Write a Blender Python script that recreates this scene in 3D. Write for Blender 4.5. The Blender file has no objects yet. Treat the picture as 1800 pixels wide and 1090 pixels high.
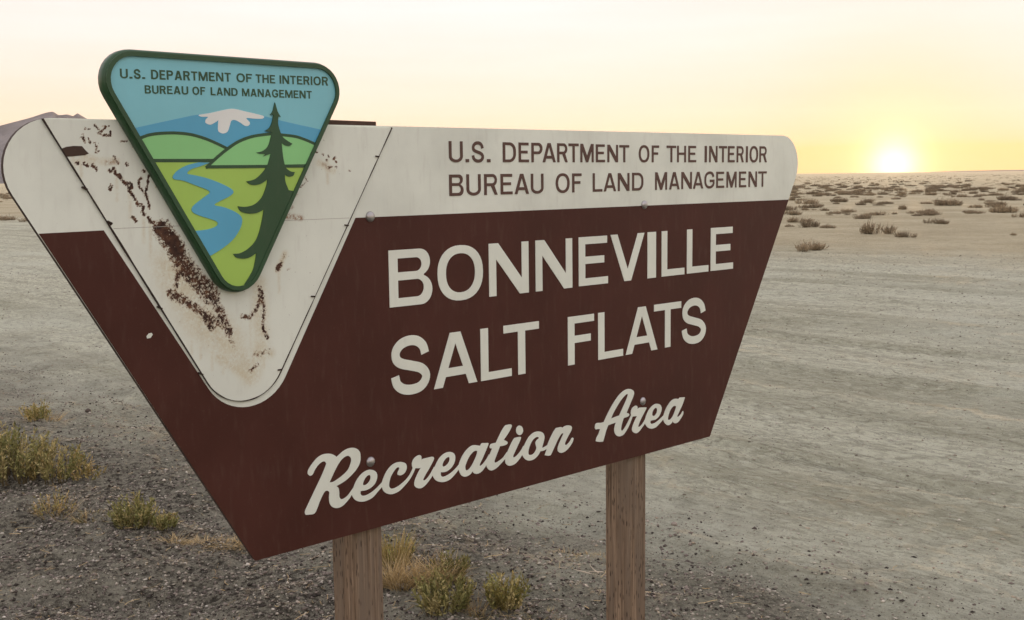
import bpy, bmesh, math, random
import numpy as np
from mathutils import Vector, Matrix
from mathutils.geometry import tessellate_polygon

random.seed(7)
RNG = np.random.default_rng(7)
rad = math.radians
C = bpy.context.scene.collection

# ------------------------------------------------------------------ camera
S, CAM_H, F = 3.0, 1.6, 2000.0            # metres to the sign plane, eye height, focal length in photo pixels
PITCH, ROLL, YAW = 0.11634911, -0.01224007, 0.76151004
UC = 0.0127 * S
PW, PH = 1800.0, 1090.0

def _rot(ax, a):
    c, s = math.cos(a), math.sin(a)
    if ax == 'x': return np.array([[1, 0, 0], [0, c, -s], [0, s, c]])
    return np.array([[c, -s, 0], [s, c, 0], [0, 0, 1]])
RC = _rot('z', ROLL) @ _rot('x', PITCH)
CAM = np.array([0.0, 0.0, CAM_H])
def conv(v): return np.array([v[0], v[2], -v[1]])
cam_d = bpy.data.cameras.new('camera'); cam_o = bpy.data.objects.new('camera', cam_d); C.objects.link(cam_o)
cr, cd, cf = conv(RC[0]), conv(RC[1]), conv(RC[2])
cam_o.matrix_world = Matrix(((cr[0], -cd[0], -cf[0], 0), (cr[1], -cd[1], -cf[1], 0), (cr[2], -cd[2], -cf[2], CAM_H), (0, 0, 0, 1)))
cam_d.sensor_fit = 'HORIZONTAL'; cam_d.sensor_width = 36.0; cam_d.lens = 36.0 * F / PW
cam_d.clip_start = 0.05; cam_d.clip_end = 120000
bpy.context.scene.camera = cam_o

# ------------------------------------------------------------------ sky, sun, exposure
SUN_AZ, SUN_EL = rad(18.5), rad(0.38)
world = bpy.data.worlds.new('World'); bpy.context.scene.world = world; world.use_nodes = True
wn, wl = world.node_tree.nodes, world.node_tree.links
bg = wn['Background']
sky = wn.new('ShaderNodeTexSky'); sky.sky_type = 'NISHITA'; sky.sun_disc = False
sky.sun_elevation = SUN_EL; sky.sun_rotation = SUN_AZ
sky.altitude = 1200; sky.air_density = 1.0; sky.dust_density = 1.0; sky.ozone_density = 1.0
# a thin bright veil of haze evens the whole dome out: the sky's range is compressed by one curve in every direction
def wmix(mode, a_, b_):
    n = wn.new('ShaderNodeMix'); n.data_type = 'RGBA'; n.blend_type = mode; n.inputs[0].default_value = 1.0
    for s_, v in ((n.inputs[6], a_), (n.inputs[7], b_)):
        if hasattr(v, 'node'): wl.new(v, s_)
        else: s_.default_value = (*v, 1)
    return n.outputs[2]
def wmath(op, a_, b_):
    n = wn.new('ShaderNodeMath'); n.operation = op
    for s_, v in ((n.inputs[0], a_), (n.inputs[1], b_)):
        if hasattr(v, 'node'): wl.new(v, s_)
        else: s_.default_value = v
    return n.outputs[0]
gm = wn.new('ShaderNodeGamma'); wl.new(wmix('ADD', sky.outputs[0], (0.02, 0.02, 0.02)), gm.inputs[0]); gm.inputs[1].default_value = 0.30
sx_ = wn.new('ShaderNodeSeparateColor'); wl.new(gm.outputs[0], sx_.inputs[0])
ev = wmath('POWER', sx_.outputs[0], -0.86)
cc_ = wn.new('ShaderNodeCombineColor')
for i_ in range(3): wl.new(ev, cc_.inputs[i_])
veil = wmix('MULTIPLY', wmix('MULTIPLY', gm.outputs[0], cc_.outputs[0]), (0.88, 0.735, 0.745))
# bright aureole round the setting sun
tc_ = wn.new('ShaderNodeTexCoord'); dt_ = wn.new('ShaderNodeVectorMath'); dt_.operation = 'DOT_PRODUCT'
wl.new(tc_.outputs['Generated'], dt_.inputs[0])
dt_.inputs[1].default_value = (math.sin(SUN_AZ) * math.cos(SUN_EL), math.cos(SUN_AZ) * math.cos(SUN_EL), math.sin(SUN_EL))
dp_ = wmath('MAXIMUM', dt_.outputs['Value'], 0.0)
red_ = wmath('POWER', dp_, 240.0); rc_ = wn.new('ShaderNodeCombineColor')      # long air path: the sky reddens round the low sun
for i_, k_ in enumerate((0.0, -0.15, -0.42)): wl.new(wmath('ADD', wmath('MULTIPLY', red_, k_), 1.0), rc_.inputs[i_])
veil = wmix('MULTIPLY', veil, rc_.outputs[0])
glow = wmath('ADD', wmath('MULTIPLY', wmath('POWER', dp_, 6000.0), 1.6), wmath('MULTIPLY', wmath('POWER', dp_, 700.0), 0.26))
gc_ = wn.new('ShaderNodeCombineColor')
wide = wmath('MULTIPLY', wmath('POWER', dp_, 9.0), 0.16)
for i_, (k_, j_) in enumerate(((1.0, 0.6), (0.76, 0.60), (0.42, 0.95))): wl.new(wmath('ADD', wmath('MULTIPLY', glow, k_), wmath('MULTIPLY', wide, j_)), gc_.inputs[i_])
mp_ = wn.new('ShaderNodeMapping'); wl.new(tc_.outputs['Generated'], mp_.inputs[0]); mp_.inputs['Scale'].default_value = (2.2, 2.2, 26.0); mp_.inputs['Rotation'].default_value = (0.0, 0.03, 0.0)
nz_w = wn.new('ShaderNodeTexNoise'); wl.new(mp_.outputs[0], nz_w.inputs['Vector']); nz_w.inputs['Scale'].default_value = 1.6; nz_w.inputs['Detail'].default_value = 6; nz_w.inputs['Roughness'].default_value = 0.6
ci = wmath('ADD', wmath('MULTIPLY', nz_w.outputs['Fac'], 0.16), 0.92)
ci2 = wn.new('ShaderNodeCombineColor')
for i_, k_ in enumerate((0.4, 1.0, 1.6)): wl.new(wmath('ADD', wmath('MULTIPLY', wmath('SUBTRACT', ci, 1.0), k_), 1.0), ci2.inputs[i_])
veil = wmix('MULTIPLY', veil, ci2.outputs[0])
wl.new(wmix('ADD', veil, gc_.outputs[0]), bg.inputs[0]); bg.inputs[1].default_value = 0.15
sun_d = bpy.data.lights.new('sun', 'SUN'); sun_d.energy = 0.45; sun_d.angle = rad(0.5); sun_d.color = (1.0, 0.62, 0.32)
sun_o = bpy.data.objects.new('sun', sun_d); C.objects.link(sun_o)
sv = Vector((math.sin(SUN_AZ) * math.cos(SUN_EL), math.cos(SUN_AZ) * math.cos(SUN_EL), math.sin(SUN_EL)))
sun_o.rotation_euler = sv.to_track_quat('Z', 'Y').to_euler(); sun_o.location = sv * 50
sc = bpy.context.scene
sc.view_settings.view_transform = 'Standard'; sc.view_settings.look = 'None'
sc.view_settings.exposure = 3.1; sc.view_settings.gamma = 1.0; sc.view_settings.use_curve_mapping = False

# ------------------------------------------------------------------ pixel helpers
def ray(x, y):
    d = RC.T @ np.array([(x - PW / 2) / F, (y - PH / 2) / F, 1.0]); return conv(d)
U = np.array([math.cos(YAW), math.sin(YAW), 0.0]); AW = np.array([-math.sin(YAW), math.cos(YAW), 0.0])
SIGN_O = np.array([0, S, 0.0]) + UC * U
def sp(x, y, off=0.0):                       # photo pixel -> (x, z) on the sign plane, 'off' metres in front of the board face
    d = ray(x, y); t = ((SIGN_O - CAM) @ AW - off) / (d @ AW); X = CAM + t * d - SIGN_O
    return (float(X @ U), float(X[2]))
def gr(x, y):                                # photo pixel -> ground point
    d = ray(x, y); t = -CAM_H / d[2]; X = CAM + t * d; return np.array([X[0], X[1]])

# ------------------------------------------------------------------ numpy noise
_perm = np.random.default_rng(3).permutation(4096)
_val = np.random.default_rng(4).random(4096)
def vnoise(x, y, seed=0):
    x = np.asarray(x, float); y = np.asarray(y, float)
    xi = np.floor(x).astype(np.int64); yi = np.floor(y).astype(np.int64)
    fx = x - xi; fy = y - yi; fx = fx * fx * (3 - 2 * fx); fy = fy * fy * (3 - 2 * fy)
    def h(a, b): return _val[_perm[(_perm[(a + seed * 131) & 4095] + b) & 4095]]
    return (h(xi, yi) * (1 - fx) + h(xi + 1, yi) * fx) * (1 - fy) + (h(xi, yi + 1) * (1 - fx) + h(xi + 1, yi + 1) * fx) * fy
def fbm(x, y, oct=4, seed=0):
    r = 0; a = 0.5
    for o in range(oct):
        r = r + a * vnoise(x * 2 ** o, y * 2 ** o, seed + o); a *= 0.5
    return r / (1 - 0.5 ** oct)
def sstep(a, b, x):
    t = np.clip((x - a) / (b - a), 0, 1); return t * t * (3 - 2 * t)

# ------------------------------------------------------------------ object helpers
def link(o, parent=None):
    C.objects.link(o)
    if parent is not None: o.parent = parent
    return o
def tag(o, label=None, cat=None, group=None, kind=None):
    if label: o['label'] = label
    if cat: o['category'] = cat
    if group: o['group'] = group
    if kind: o['kind'] = kind
    return o
def mesh_obj(name, verts, faces, mat, parent=None, smooth=False):
    me = bpy.data.meshes.new(name)
    me.from_pydata([tuple(v) for v in verts], [], [tuple(f) for f in faces])
    if mat is not None:
        for m in (mat if isinstance(mat, (list, tuple)) else [mat]): me.materials.append(m)
    if smooth: me.polygons.foreach_set('use_smooth', [True] * len(me.polygons))
    me.update()
    return link(bpy.data.objects.new(name, me), parent)
def np_mesh(name, V, Fc, mat, smooth=False, col=None):
    V = np.asarray(V, np.float32); Fc = np.asarray(Fc, np.int32); k = Fc.shape[1]
    me = bpy.data.meshes.new(name)
    me.vertices.add(len(V)); me.vertices.foreach_set('co', V.ravel())
    me.loops.add(Fc.size); me.loops.foreach_set('vertex_index', Fc.ravel())
    me.polygons.add(len(Fc)); me.polygons.foreach_set('loop_start', np.arange(0, Fc.size, k, dtype=np.int32))
    me.polygons.foreach_set('loop_total', np.full(len(Fc), k, np.int32))
    if smooth: me.polygons.foreach_set('use_smooth', np.ones(len(Fc), bool))
    me.update(calc_edges=True)
    if col is not None:
        a = me.attributes.new('Col', 'FLOAT_COLOR', 'POINT')
        a.data.foreach_set('color', np.c_[np.asarray(col, np.float32), np.ones(len(V), np.float32)].astype(np.float32).ravel())
    me.materials.append(mat)
    return me

# ------------------------------------------------------------------ material helpers
class NT:
    def __init__(s, name):
        s.m = bpy.data.materials.new(name); s.m.use_nodes = True
        s.n, s.l = s.m.node_tree.nodes, s.m.node_tree.links; s.b = s.n['Principled BSDF']
    def node(s, t, **k):
        n = s.n.new(t)
        for a, v in k.items(): setattr(n, a, v)
        return n
    def put(s, sock, v):
        if hasattr(v, 'node'): s.l.new(v, sock)
        elif isinstance(v, (tuple, list)) and len(v) == 3 and sock.type == 'RGBA': sock.default_value = (*v, 1)
        else: sock.default_value = v
    def math(s, op, a, b=0.0, clamp=False):
        n = s.node('ShaderNodeMath', operation=op, use_clamp=clamp); s.put(n.inputs[0], a); s.put(n.inputs[1], b); return n.outputs[0]
    def coord(s, kind='Object'): return s.node('ShaderNodeTexCoord').outputs[kind]
    def mapping(s, vec, scale=(1, 1, 1), rot=(0, 0, 0), loc=(0, 0, 0)):
        n = s.node('ShaderNodeMapping'); s.l.new(vec, n.inputs[0]); n.inputs['Scale'].default_value = scale
        n.inputs['Rotation'].default_value = rot; n.inputs['Location'].default_value = loc; return n.outputs[0]
    def noise(s, vec, scale, detail=4, rough=0.55, dist=0.0):
        n = s.node('ShaderNodeTexNoise'); s.l.new(vec, n.inputs['Vector']); n.inputs['Scale'].default_value = scale
        n.inputs['Detail'].default_value = detail; n.inputs['Roughness'].default_value = rough; n.inputs['Distortion'].default_value = dist; return n.outputs['Fac']
    def vor(s, vec, scale, feature='F1', out='Distance'):
        n = s.node('ShaderNodeTexVoronoi', feature=feature); s.l.new(vec, n.inputs['Vector']); n.inputs['Scale'].default_value = scale; return n.outputs[out]
    def ramp(s, fac, stops, interp='LINEAR'):
        n = s.node('ShaderNodeValToRGB'); s.put(n.inputs[0], fac); e = n.color_ramp; e.interpolation = interp
        while len(e.elements) < len(stops): e.elements.new(0.5)
        for el, (p, c) in zip(e.elements, stops):
            el.position = p; el.color = (*c, 1) if len(c) == 3 else c
        return n.outputs[0]
    def rng(s, v, a, b, c=0.0, d=1.0, smooth=True):
        n = s.node('ShaderNodeMapRange'); n.interpolation_type = 'SMOOTHSTEP' if smooth else 'LINEAR'
        s.put(n.inputs[0], v); n.inputs[1].default_value = a; n.inputs[2].default_value = b; n.inputs[3].default_value = c; n.inputs[4].default_value = d; return n.outputs[0]
    def mix(s, fac, a, b, mode='MIX'):
        n = s.node('ShaderNodeMix', data_type='RGBA', blend_type=mode); s.put(n.inputs[0], fac); s.put(n.inputs[6], a); s.put(n.inputs[7], b); return n.outputs[2]
    def bump(s, h, strength=0.3, dist=0.01, normal=None):
        n = s.node('ShaderNodeBump'); s.put(n.inputs['Height'], h); n.inputs['Strength'].default_value = strength; n.inputs['Distance'].default_value = dist
        if normal is not None: s.l.new(normal, n.inputs['Normal'])
        return n.outputs[0]
    def done(s, col=None, rough=None, normal=None, metal=None, spec=None):
        if col is not None: s.put(s.b.inputs['Base Color'], col)
        if rough is not None: s.put(s.b.inputs['Roughness'], rough)
        if normal is not None: s.l.new(normal, s.b.inputs['Normal'])
        if metal is not None: s.b.inputs['Metallic'].default_value = metal
        if spec is not None: s.b.inputs['Specular IOR Level'].default_value = spec
        return s.m

def paint(name, col, rough=0.45, var=0.08, dirt=(0.25, 0.21, 0.16), dirt_amt=0.12, bump=0.02, spec=0.4):
    t = NT(name); c = t.coord('Object')
    n1 = t.noise(c, 5, 5); n2 = t.noise(t.mapping(c, (40, 40, 8)), 1.5, 4); n3 = t.noise(c, 160, 3)
    lo = tuple(x * (1 - var) for x in col); hi = tuple(min(1, x * (1 + var)) for x in col)
    k = t.mix(t.rng(n1, 0.3, 0.7), lo, hi)
    k = t.mix(t.math('MULTIPLY', t.rng(n2, 0.5, 0.8), dirt_amt), k, dirt)
    k = t.mix(t.math('MULTIPLY', t.rng(n3, 0.62, 0.75), dirt_amt * 0.8), k, dirt)
    return t.done(k, t.rng(n1, 0.2, 0.8, rough - 0.06, rough + 0.1), t.bump(t.noise(c, 60, 3), bump, 0.004), spec=spec)

M = {}
WHITE = (0.76, 0.825, 0.71)
M['white'] = paint('aged_white_paint', WHITE, 0.42)
M['letter_white'] = paint('letter_white', (0.77, 0.835, 0.715), 0.45, 0.05, dirt_amt=0.08)
M['brown'] = paint('brown_paint', (0.072, 0.0268, 0.0188), 0.48, 0.10, dirt=(0.15, 0.10, 0.075), dirt_amt=0.20, spec=0.16)
M['letter_brown'] = paint('letter_brown', (0.098, 0.050, 0.035), 0.5, 0.06, dirt_amt=0.05)
M['edge'] = paint('weathered_board_edge', (0.055, 0.04, 0.03), 0.8, 0.3)
M['seam'] = paint('dark_caulk', (0.035, 0.022, 0.015), 0.8, 0.3)
M['joint'] = paint('joint_line', (0.40, 0.40, 0.34), 0.6, 0.2)
M['back_board'] = paint('stained_plywood', (0.075, 0.045, 0.028), 0.75, 0.3)
M['em_sky'] = paint('emblem_sky_blue', (0.235, 0.60, 0.66), 0.35, 0.04, dirt_amt=0.03)
M['em_mountain'] = paint('emblem_mountain_blue', (0.105, 0.42, 0.61), 0.35, 0.04, dirt_amt=0.03)
M['em_hill'] = paint('emblem_hill_green', (0.27, 0.65, 0.25), 0.35, 0.05, dirt_amt=0.03)
M['em_meadow'] = paint('emblem_meadow_green', (0.385, 0.62, 0.115), 0.35, 0.05, dirt_amt=0.03)
M['em_dark'] = paint('emblem_dark_green', (0.030, 0.085, 0.036), 0.35, 0.08, dirt_amt=0.05)
M['em_snow'] = paint('emblem_snow', (0.80, 0.855, 0.80), 0.4, 0.04, dirt_amt=0.05)
t = NT('galvanised_steel'); c = t.coord('Object')
M['zinc'] = t.done(t.mix(t.noise(c, 90, 4), (0.30, 0.30, 0.29), (0.55, 0.55, 0.53)), t.rng(t.noise(c, 150, 3), 0.3, 0.7, 0.28, 0.5), metal=0.9)

# weathered treated post: vertical grain, incised treatment slits
t = NT('weathered_post_wood'); c = t.coord('Object')
g1 = t.noise(t.mapping(c, (1, 1, 0.025)), 190, 5, 0.6, 0.3); g2 = t.noise(t.mapping(c, (1, 1, 0.05)), 42, 3)
k = t.ramp(g1, [(0.28, (0.050, 0.034, 0.021)), (0.5, (0.215, 0.155, 0.098)), (0.72, (0.42, 0.325, 0.22))])
k = t.mix(t.rng(g2, 0.35, 0.7), k, (0.19, 0.150, 0.106))
vn = t.vor(t.mapping(c, (150, 150, 26)), 1.0); sl = t.rng(vn, 0.16, 0.30, 1.0, 0.0)
sl = t.math('MULTIPLY', sl, t.rng(t.noise(c, 9, 2), 0.4, 0.6, 0.25, 1.0))
k = t.mix(t.math('MULTIPLY', sl, 0.9), k, (0.035, 0.025, 0.017))
h = t.math('SUBTRACT', g1, sl)
M['post'] = t.done(k, 0.85, t.bump(h, 0.55, 0.004), spec=0.2)

# rusted enamel plate: the stain shapes come from the plate's own 'Col' attribute (r rust, g tan stain)
t = NT('rusted_white_plate'); c = t.coord('Object')
at = t.node('ShaderNodeAttribute', attribute_name='Col'); sx = t.node('ShaderNodeSeparateColor'); t.l.new(at.outputs['Color'], sx.inputs[0])
n1 = t.noise(c, 5, 5); n2 = t.noise(t.mapping(c, (40, 40, 8)), 1.5, 4)
base = t.mix(t.rng(n1, 0.3, 0.7), tuple(x * 0.95 for x in WHITE), tuple(x * 1.05 for x in WHITE))
base = t.mix(t.math('MULTIPLY', t.rng(n2, 0.5, 0.8), 0.12), base, (0.25, 0.21, 0.16))
na = t.noise(c, 190, 6, 0.70, 0.4); nb = t.noise(c, 30, 3)
rr = t.math('ADD', sx.outputs[0], t.math('MULTIPLY', t.math('SUBTRACT', na, 0.5), 2.6))
mr = t.rng(rr, 0.47, 0.55)
mt = t.math('MULTIPLY', sx.outputs[1], t.rng(t.math('ADD', na, t.math('MULTIPLY', nb, 0.5)), 0.45, 0.95))
rustc = t.ramp(t.noise(c, 70, 4), [(0.35, (0.034, 0.017, 0.011)), (0.55, (0.085, 0.040, 0.023)), (0.75, (0.20, 0.105, 0.05))])
k = t.mix(t.math('MULTIPLY', mt, 0.75), base, (0.56, 0.48, 0.27))
k = t.mix(t.math('MULTIPLY', sx.outputs[2], t.rng(na, 0.35, 0.6)), k, (0.27, 0.135, 0.05))
k = t.mix(t.math('MULTIPLY', t.rng(rr, 0.10, 0.47), t.math('MULTIPLY', t.rng(sx.outputs[0], 0.05, 0.4), 0.5)), k, (0.36, 0.225, 0.10))
k = t.mix(mr, k, rustc)
M['plate'] = t.done(k, t.rng(mr, 0, 1, 0.42, 0.9), t.bump(t.math('MULTIPLY', mr, -1.0), 0.5, 0.002))

# ------------------------------------------------------------------ flat shapes on the sign
def cat(pts, closed=True, n=6):
    """Catmull-Rom through points; a third value 1 marks a sharp corner."""
    P = [p if len(p) == 3 else (p[0], p[1], 0) for p in pts]; N = len(P); out = []
    rng_ = range(N if closed else N - 1)
    for i in rng_:
        p0 = P[(i - 1) % N] if (closed or i > 0) else P[i]; p1 = P[i]; p2 = P[(i + 1) % N]
        p3 = P[(i + 2) % N] if (closed or i + 2 < N) else p2
        if p1[2]: p0 = p1
        if p2[2]: p3 = p2
        for j in range(n):
            s = j / n
            f = [0.5 * (2 * p1[a] + (p2[a] - p0[a]) * s + (2 * p0[a] - 5 * p1[a] + 4 * p2[a] - p3[a]) * s * s + (3 * p1[a] - p0[a] - 3 * p2[a] + p3[a]) * s ** 3) for a in (0, 1)]
            out.append(tuple(f))
    if not closed: out.append(P[-1][:2])
    return out
def area(l): return 0.5 * sum(l[i][0] * l[(i + 1) % len(l)][1] - l[(i + 1) % len(l)][0] * l[i][1] for i in range(len(l)))
def clean(l):
    o = []
    for p in l:
        if not o or math.hypot(p[0] - o[-1][0], p[1] - o[-1][1]) > 2e-4: o.append(p)
    if math.hypot(o[0][0] - o[-1][0], o[0][1] - o[-1][1]) < 2e-4: o.pop()
    return o
def flat(name, loops, y_back, y_front, mat, parent, back=False):
    """Closed outline(s) in the sign plane (first outer, others holes) -> a sheet from y_back to y_front (front is -y)."""
    L = []
    for i, l in enumerate(loops):
        l = clean(l)
        if (area(l) > 0) != (i == 0): l = l[::-1]
        L.append(l)
    verts, faces, mats = [], [], []
    tri = tessellate_polygon([[Vector((p[0], p[1], 0)) for p in l] for l in L])
    allp = [p for l in L for p in l]; n = len(allp)
    verts = [(p[0], y_front, p[1]) for p in allp] + [(p[0], y_back, p[1]) for p in allp]
    for a, b, c_ in tri:
        ar = (allp[b][0] - allp[a][0]) * (allp[c_][1] - allp[a][1]) - (allp[c_][0] - allp[a][0]) * (allp[b][1] - allp[a][1])
        f = (a, b, c_) if ar > 0 else (a, c_, b)          # ccw in x,z faces -y
        faces.append(f); mats.append(0)
        if back: faces.append((f[0] + n, f[2] + n, f[1] + n)); mats.append(1)
    o0 = 0
    for l in L:
        m = len(l)
        for i in range(m):
            j = (i + 1) % m; faces.append((o0 + i, o0 + i + n, o0 + j + n, o0 + j)); mats.append(1)
        o0 += m
    ml = mat if isinstance(mat, (list, tuple)) else [mat, mat]
    ob = mesh_obj(name, verts, faces, list(ml), parent)
    ob.data.polygons.foreach_set('material_index', mats)
    return ob
def ribbon(pts, w, closed=False):
    """Outline of a stroke of width w (number or list) along pts."""
    P = [np.array(p[:2], float) for p in pts]; n = len(P); Lh, Rh = [], []
    W = w if isinstance(w, (list, tuple, np.ndarray)) else [w] * n
    for i in range(n):
        a = P[i] - P[i - 1] if i > 0 else P[1] - P[0]; b = P[i + 1] - P[i] if i < n - 1 else P[i] - P[i - 1]
        a = a / (np.linalg.norm(a) + 1e-12); b = b / (np.linalg.norm(b) + 1e-12)
        na_ = np.array([-a[1], a[0]]); nb_ = np.array([-b[1], b[0]]); m = na_ + nb_; m /= np.linalg.norm(m) + 1e-12
        k_ = min(2.0, 1.0 / max(0.3, float(m @ na_)))
        Lh.append(tuple(P[i] + m * W[i] / 2 * k_)); Rh.append(tuple(P[i] - m * W[i] / 2 * k_))
    return Lh + Rh[::-1]
def arc(cx, cy, rx, ry, a0, a1, n=8):
    return [(cx + rx * math.cos(rad(a0 + (a1 - a0) * i / n)), cy + ry * math.sin(rad(a0 + (a1 - a0) * i / n))) for i in range(n + 1)]

def glyph(ch, w, h, t_, b_):
    """Condensed sans capital in a w x h box; t_ stem and b_ bar thickness; list of loops."""
    x = lambda *p: [list(p)]
    if ch == 'I': return [[(0, 0), (w, 0), (w, h), (0, h)]]
    if ch == '.': return [[(0, 0), (w, 0), (w, b_ * 1.1), (0, b_ * 1.1)]]
    if ch == 'L': return [[(0, 0), (w, 0), (w, b_), (t_, b_), (t_, h), (0, h)]]
    if ch == 'T': return [[(w / 2 - t_ / 2, 0), (w / 2 + t_ / 2, 0), (w / 2 + t_ / 2, h - b_), (w, h - b_), (w, h), (0, h), (0, h - b_), (w / 2 - t_ / 2, h - b_)]]
    if ch == 'E':
        m = h * 0.52; return [[(0, 0), (w, 0), (w, b_), (t_, b_), (t_, m - b_ / 2), (w * .87, m - b_ / 2), (w * .87, m + b_ / 2), (t_, m + b_ / 2), (t_, h - b_), (w * .97, h - b_), (w * .97, h), (0, h)]]
    if ch == 'F':
        m = h * 0.52; return [[(0, 0), (t_, 0), (t_, m - b_ / 2), (w * .87, m - b_ / 2), (w * .87, m + b_ / 2), (t_, m + b_ / 2), (t_, h - b_), (w, h - b_), (w, h), (0, h)]]
    if ch == 'H':
        m = h * 0.52; return [[(0, 0), (t_, 0), (t_, m - b_ / 2), (w - t_, m - b_ / 2), (w - t_, 0), (w, 0), (w, h), (w - t_, h), (w - t_, m + b_ / 2), (t_, m + b_ / 2), (t_, h), (0, h)]]
    if ch == 'N':
        d = t_ * 0.95; e = t_ * 1.25
        return [[(0, 0), (d, 0), (d, h * .70), (w - e, 0), (w, 0), (w, h), (w - d, h), (w - d, h * .30), (e, h), (0, h)]]
    if ch == 'M':
        d = t_ * 0.88; e = t_ * 1.2; v = t_ * .48
        return [[(0, 0), (d, 0), (d, h * .66), (w / 2 - v, 0), (w / 2 + v, 0), (w - d, h * .66), (w - d, 0), (w, 0), (w, h), (w - e, h), (w / 2, h * .34), (e, h), (0, h)]]
    if ch == 'V':
        d = t_ * 1.12; k_ = t_ * .56; m = (w / 2 - k_) / h; ya = h - (w / 2 - d) / m
        return [[(w / 2 - k_, 0), (w / 2 + k_, 0), (w, h), (w - d, h), (w / 2, ya), (d, h), (0, h)]]
    if ch == 'A':
        d = t_ * 1.08; k_ = t_ * .66; m = (w / 2 - k_) / h; y0 = h * .19; y1 = y0 + b_ * 1.05; ya = min((w / 2 - d) / m, h - b_)
        li = lambda y: d + m * y
        return [[(0, 0), (d, 0), (li(y0), y0), (w - li(y0), y0), (w - d, 0), (w, 0), (w / 2 + k_, h), (w / 2 - k_, h)],
                [(li(y1), y1), (w - li(y1), y1), (w / 2, ya)]]
    if ch == 'O':
        def se(a, b, n=36, e=2.25):
            o = []
            for i in range(n):
                q = 2 * math.pi * i / n; c_, s_ = math.cos(q), math.sin(q)
                o.append((w / 2 + a * math.copysign(abs(c_) ** (2 / e), c_), h / 2 + b * math.copysign(abs(s_) ** (2 / e), s_)))
            return o
        ov = h * .012
        return [se(w / 2, h / 2 + ov), se(w / 2 - t_ * 1.02, h / 2 + ov - b_)]
    if ch == 'U':
        r = w / 2; ry = min(h * .30, w * .55); ov = h * .012
        return [arc(r, ry - ov, r, ry, 180, 360, 14) + [(w, h), (w - t_, h)] + arc(r, ry - ov, r - t_, ry - b_, 360, 180, 14) + [(t_, h), (0, h)]]
    if ch == 'D':
        rx = min(w * .62, h * .45); ry = h * .42
        o = [(0, 0)] + arc(w - rx, ry, rx, ry, -90, 0) + arc(w - rx, h - ry, rx, ry, 0, 90) + [(0, h)]
        i = [(t_, b_)] + arc(w - rx, ry, rx - t_, ry - b_, -90, 0) + arc(w - rx, h - ry, rx - t_, ry - b_, 0, 90) + [(t_, h - b_)]
        return [o, i]
    def bowl(x0, x1, y0, y1, r):
        r = min(r, (y1 - y0) / 2, x1 - x0)
        return arc(x1 - r, y0 + r, r, r, -90, 0) + arc(x1 - r, y1 - r, r, r, 0, 90)
    if ch == 'B':
        m = h * .53
        o = [(0, 0)] + bowl(0, w, 0, m, 9)[:-2] + [(w * .80, m * .985)] + bowl(0, w * .955, m, h, 9)[2:] + [(0, h)]
        i1 = [(t_, b_)] + bowl(t_, w - t_, b_, m - b_ * .45, 9) + [(t_, m - b_ * .45)]
        i2 = [(t_, m + b_ * .5)] + bowl(t_, w * .955 - t_, m + b_ * .5, h - b_, 9) + [(t_, h - b_)]
        return [o, i1, i2]
    if ch in 'PR':
        m = h * .42
        i2 = [(t_, m + b_)] + bowl(t_, w * .98 - t_, m + b_, h - b_, 9) + [(t_, h - b_)]
        if ch == 'P': o = [(0, 0), (t_, 0), (t_, m)] + bowl(0, w * .98, m, h, 9) + [(0, h)]
        else:
            bw = bowl(0, w * .96, m, h, 9)
            o = [(0, 0), (t_, 0), (t_, m), (w * .50, m), (w - t_ * 1.12, 0), (w, 0), (w * .76, m * 1.06)] + [p for p in bw if p[0] > w * .74 or p[1] > h * .7] + [(0, h)]
        return [o, i2]
    ix = lambda px_, py_: (t_ / 2 + px_ * (w - t_), b_ / 2 - h * .012 + py_ * (h - b_ + h * .024))
    if ch == 'S':
        cp = [(.97, .70), (.90, .86), (.72, .97), (.48, 1), (.22, .95), (.05, .82), (.05, .66), (.20, .56), (.5, .49), (.82, .41), (.98, .28), (.95, .14), (.78, .03), (.5, 0), (.24, .04), (.06, .15), (.0, .31)]
        c_ = cat([ix(*p) for p in cp], False, 4); return [ribbon(c_, (t_ + b_) / 2 * 1.02)]
    if ch == 'G':
        cp = [(.97, .71), (.88, .90), (.68, .99), (.45, 1), (.18, .91), (.03, .72), (0, .5), (.03, .27), (.18, .08), (.45, 0), (.70, .02), (.90, .12), (1, .27)]
        c_ = cat([ix(*p) for p in cp], False, 4) + [ix(1, .44), ix(.56, .44)]; return [ribbon(c_, (t_ + b_) / 2)]
    raise ValueError(ch)

def lerp_tab(tab, x):
    xs, ys = zip(*tab); return float(np.interp(x, xs, ys))
_stag = [0]
def letters(seq, caps, base, tr, mat, parent, off, br=None, name='letter'):
    """seq: (char, x0, x1) photo pixels; caps/base: photo-pixel tables of the cap and base line; tr: stem / cap height."""
    for ch, x0, x1 in seq:
        xm = (x0 + x1) / 2
        a = sp(x0, lerp_tab(base, x0), off)[0]; b = sp(x1, lerp_tab(base, x1), off)[0]
        a2 = sp(x0, lerp_tab(caps, x0), off)[0]; b2 = sp(x1, lerp_tab(caps, x1), off)[0]
        X0, X1 = (a + a2) / 2, (b + b2) / 2
        Z0 = sp(xm, lerp_tab(base, xm), off)[1]; Z1 = sp(xm, lerp_tab(caps, xm), off)[1]
        hh = Z1 - Z0; w = X1 - X0
        L = glyph(ch, w, hh, hh * tr, hh * (br or tr * .9))
        _stag[0] = (_stag[0] + 1) % 3
        flat(name, [[(X0 + p[0], Z0 + p[1]) for p in l] for l in L], -off + 0.0008, -off - 0.0006 - 0.00012 * _stag[0], mat, parent)

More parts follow.
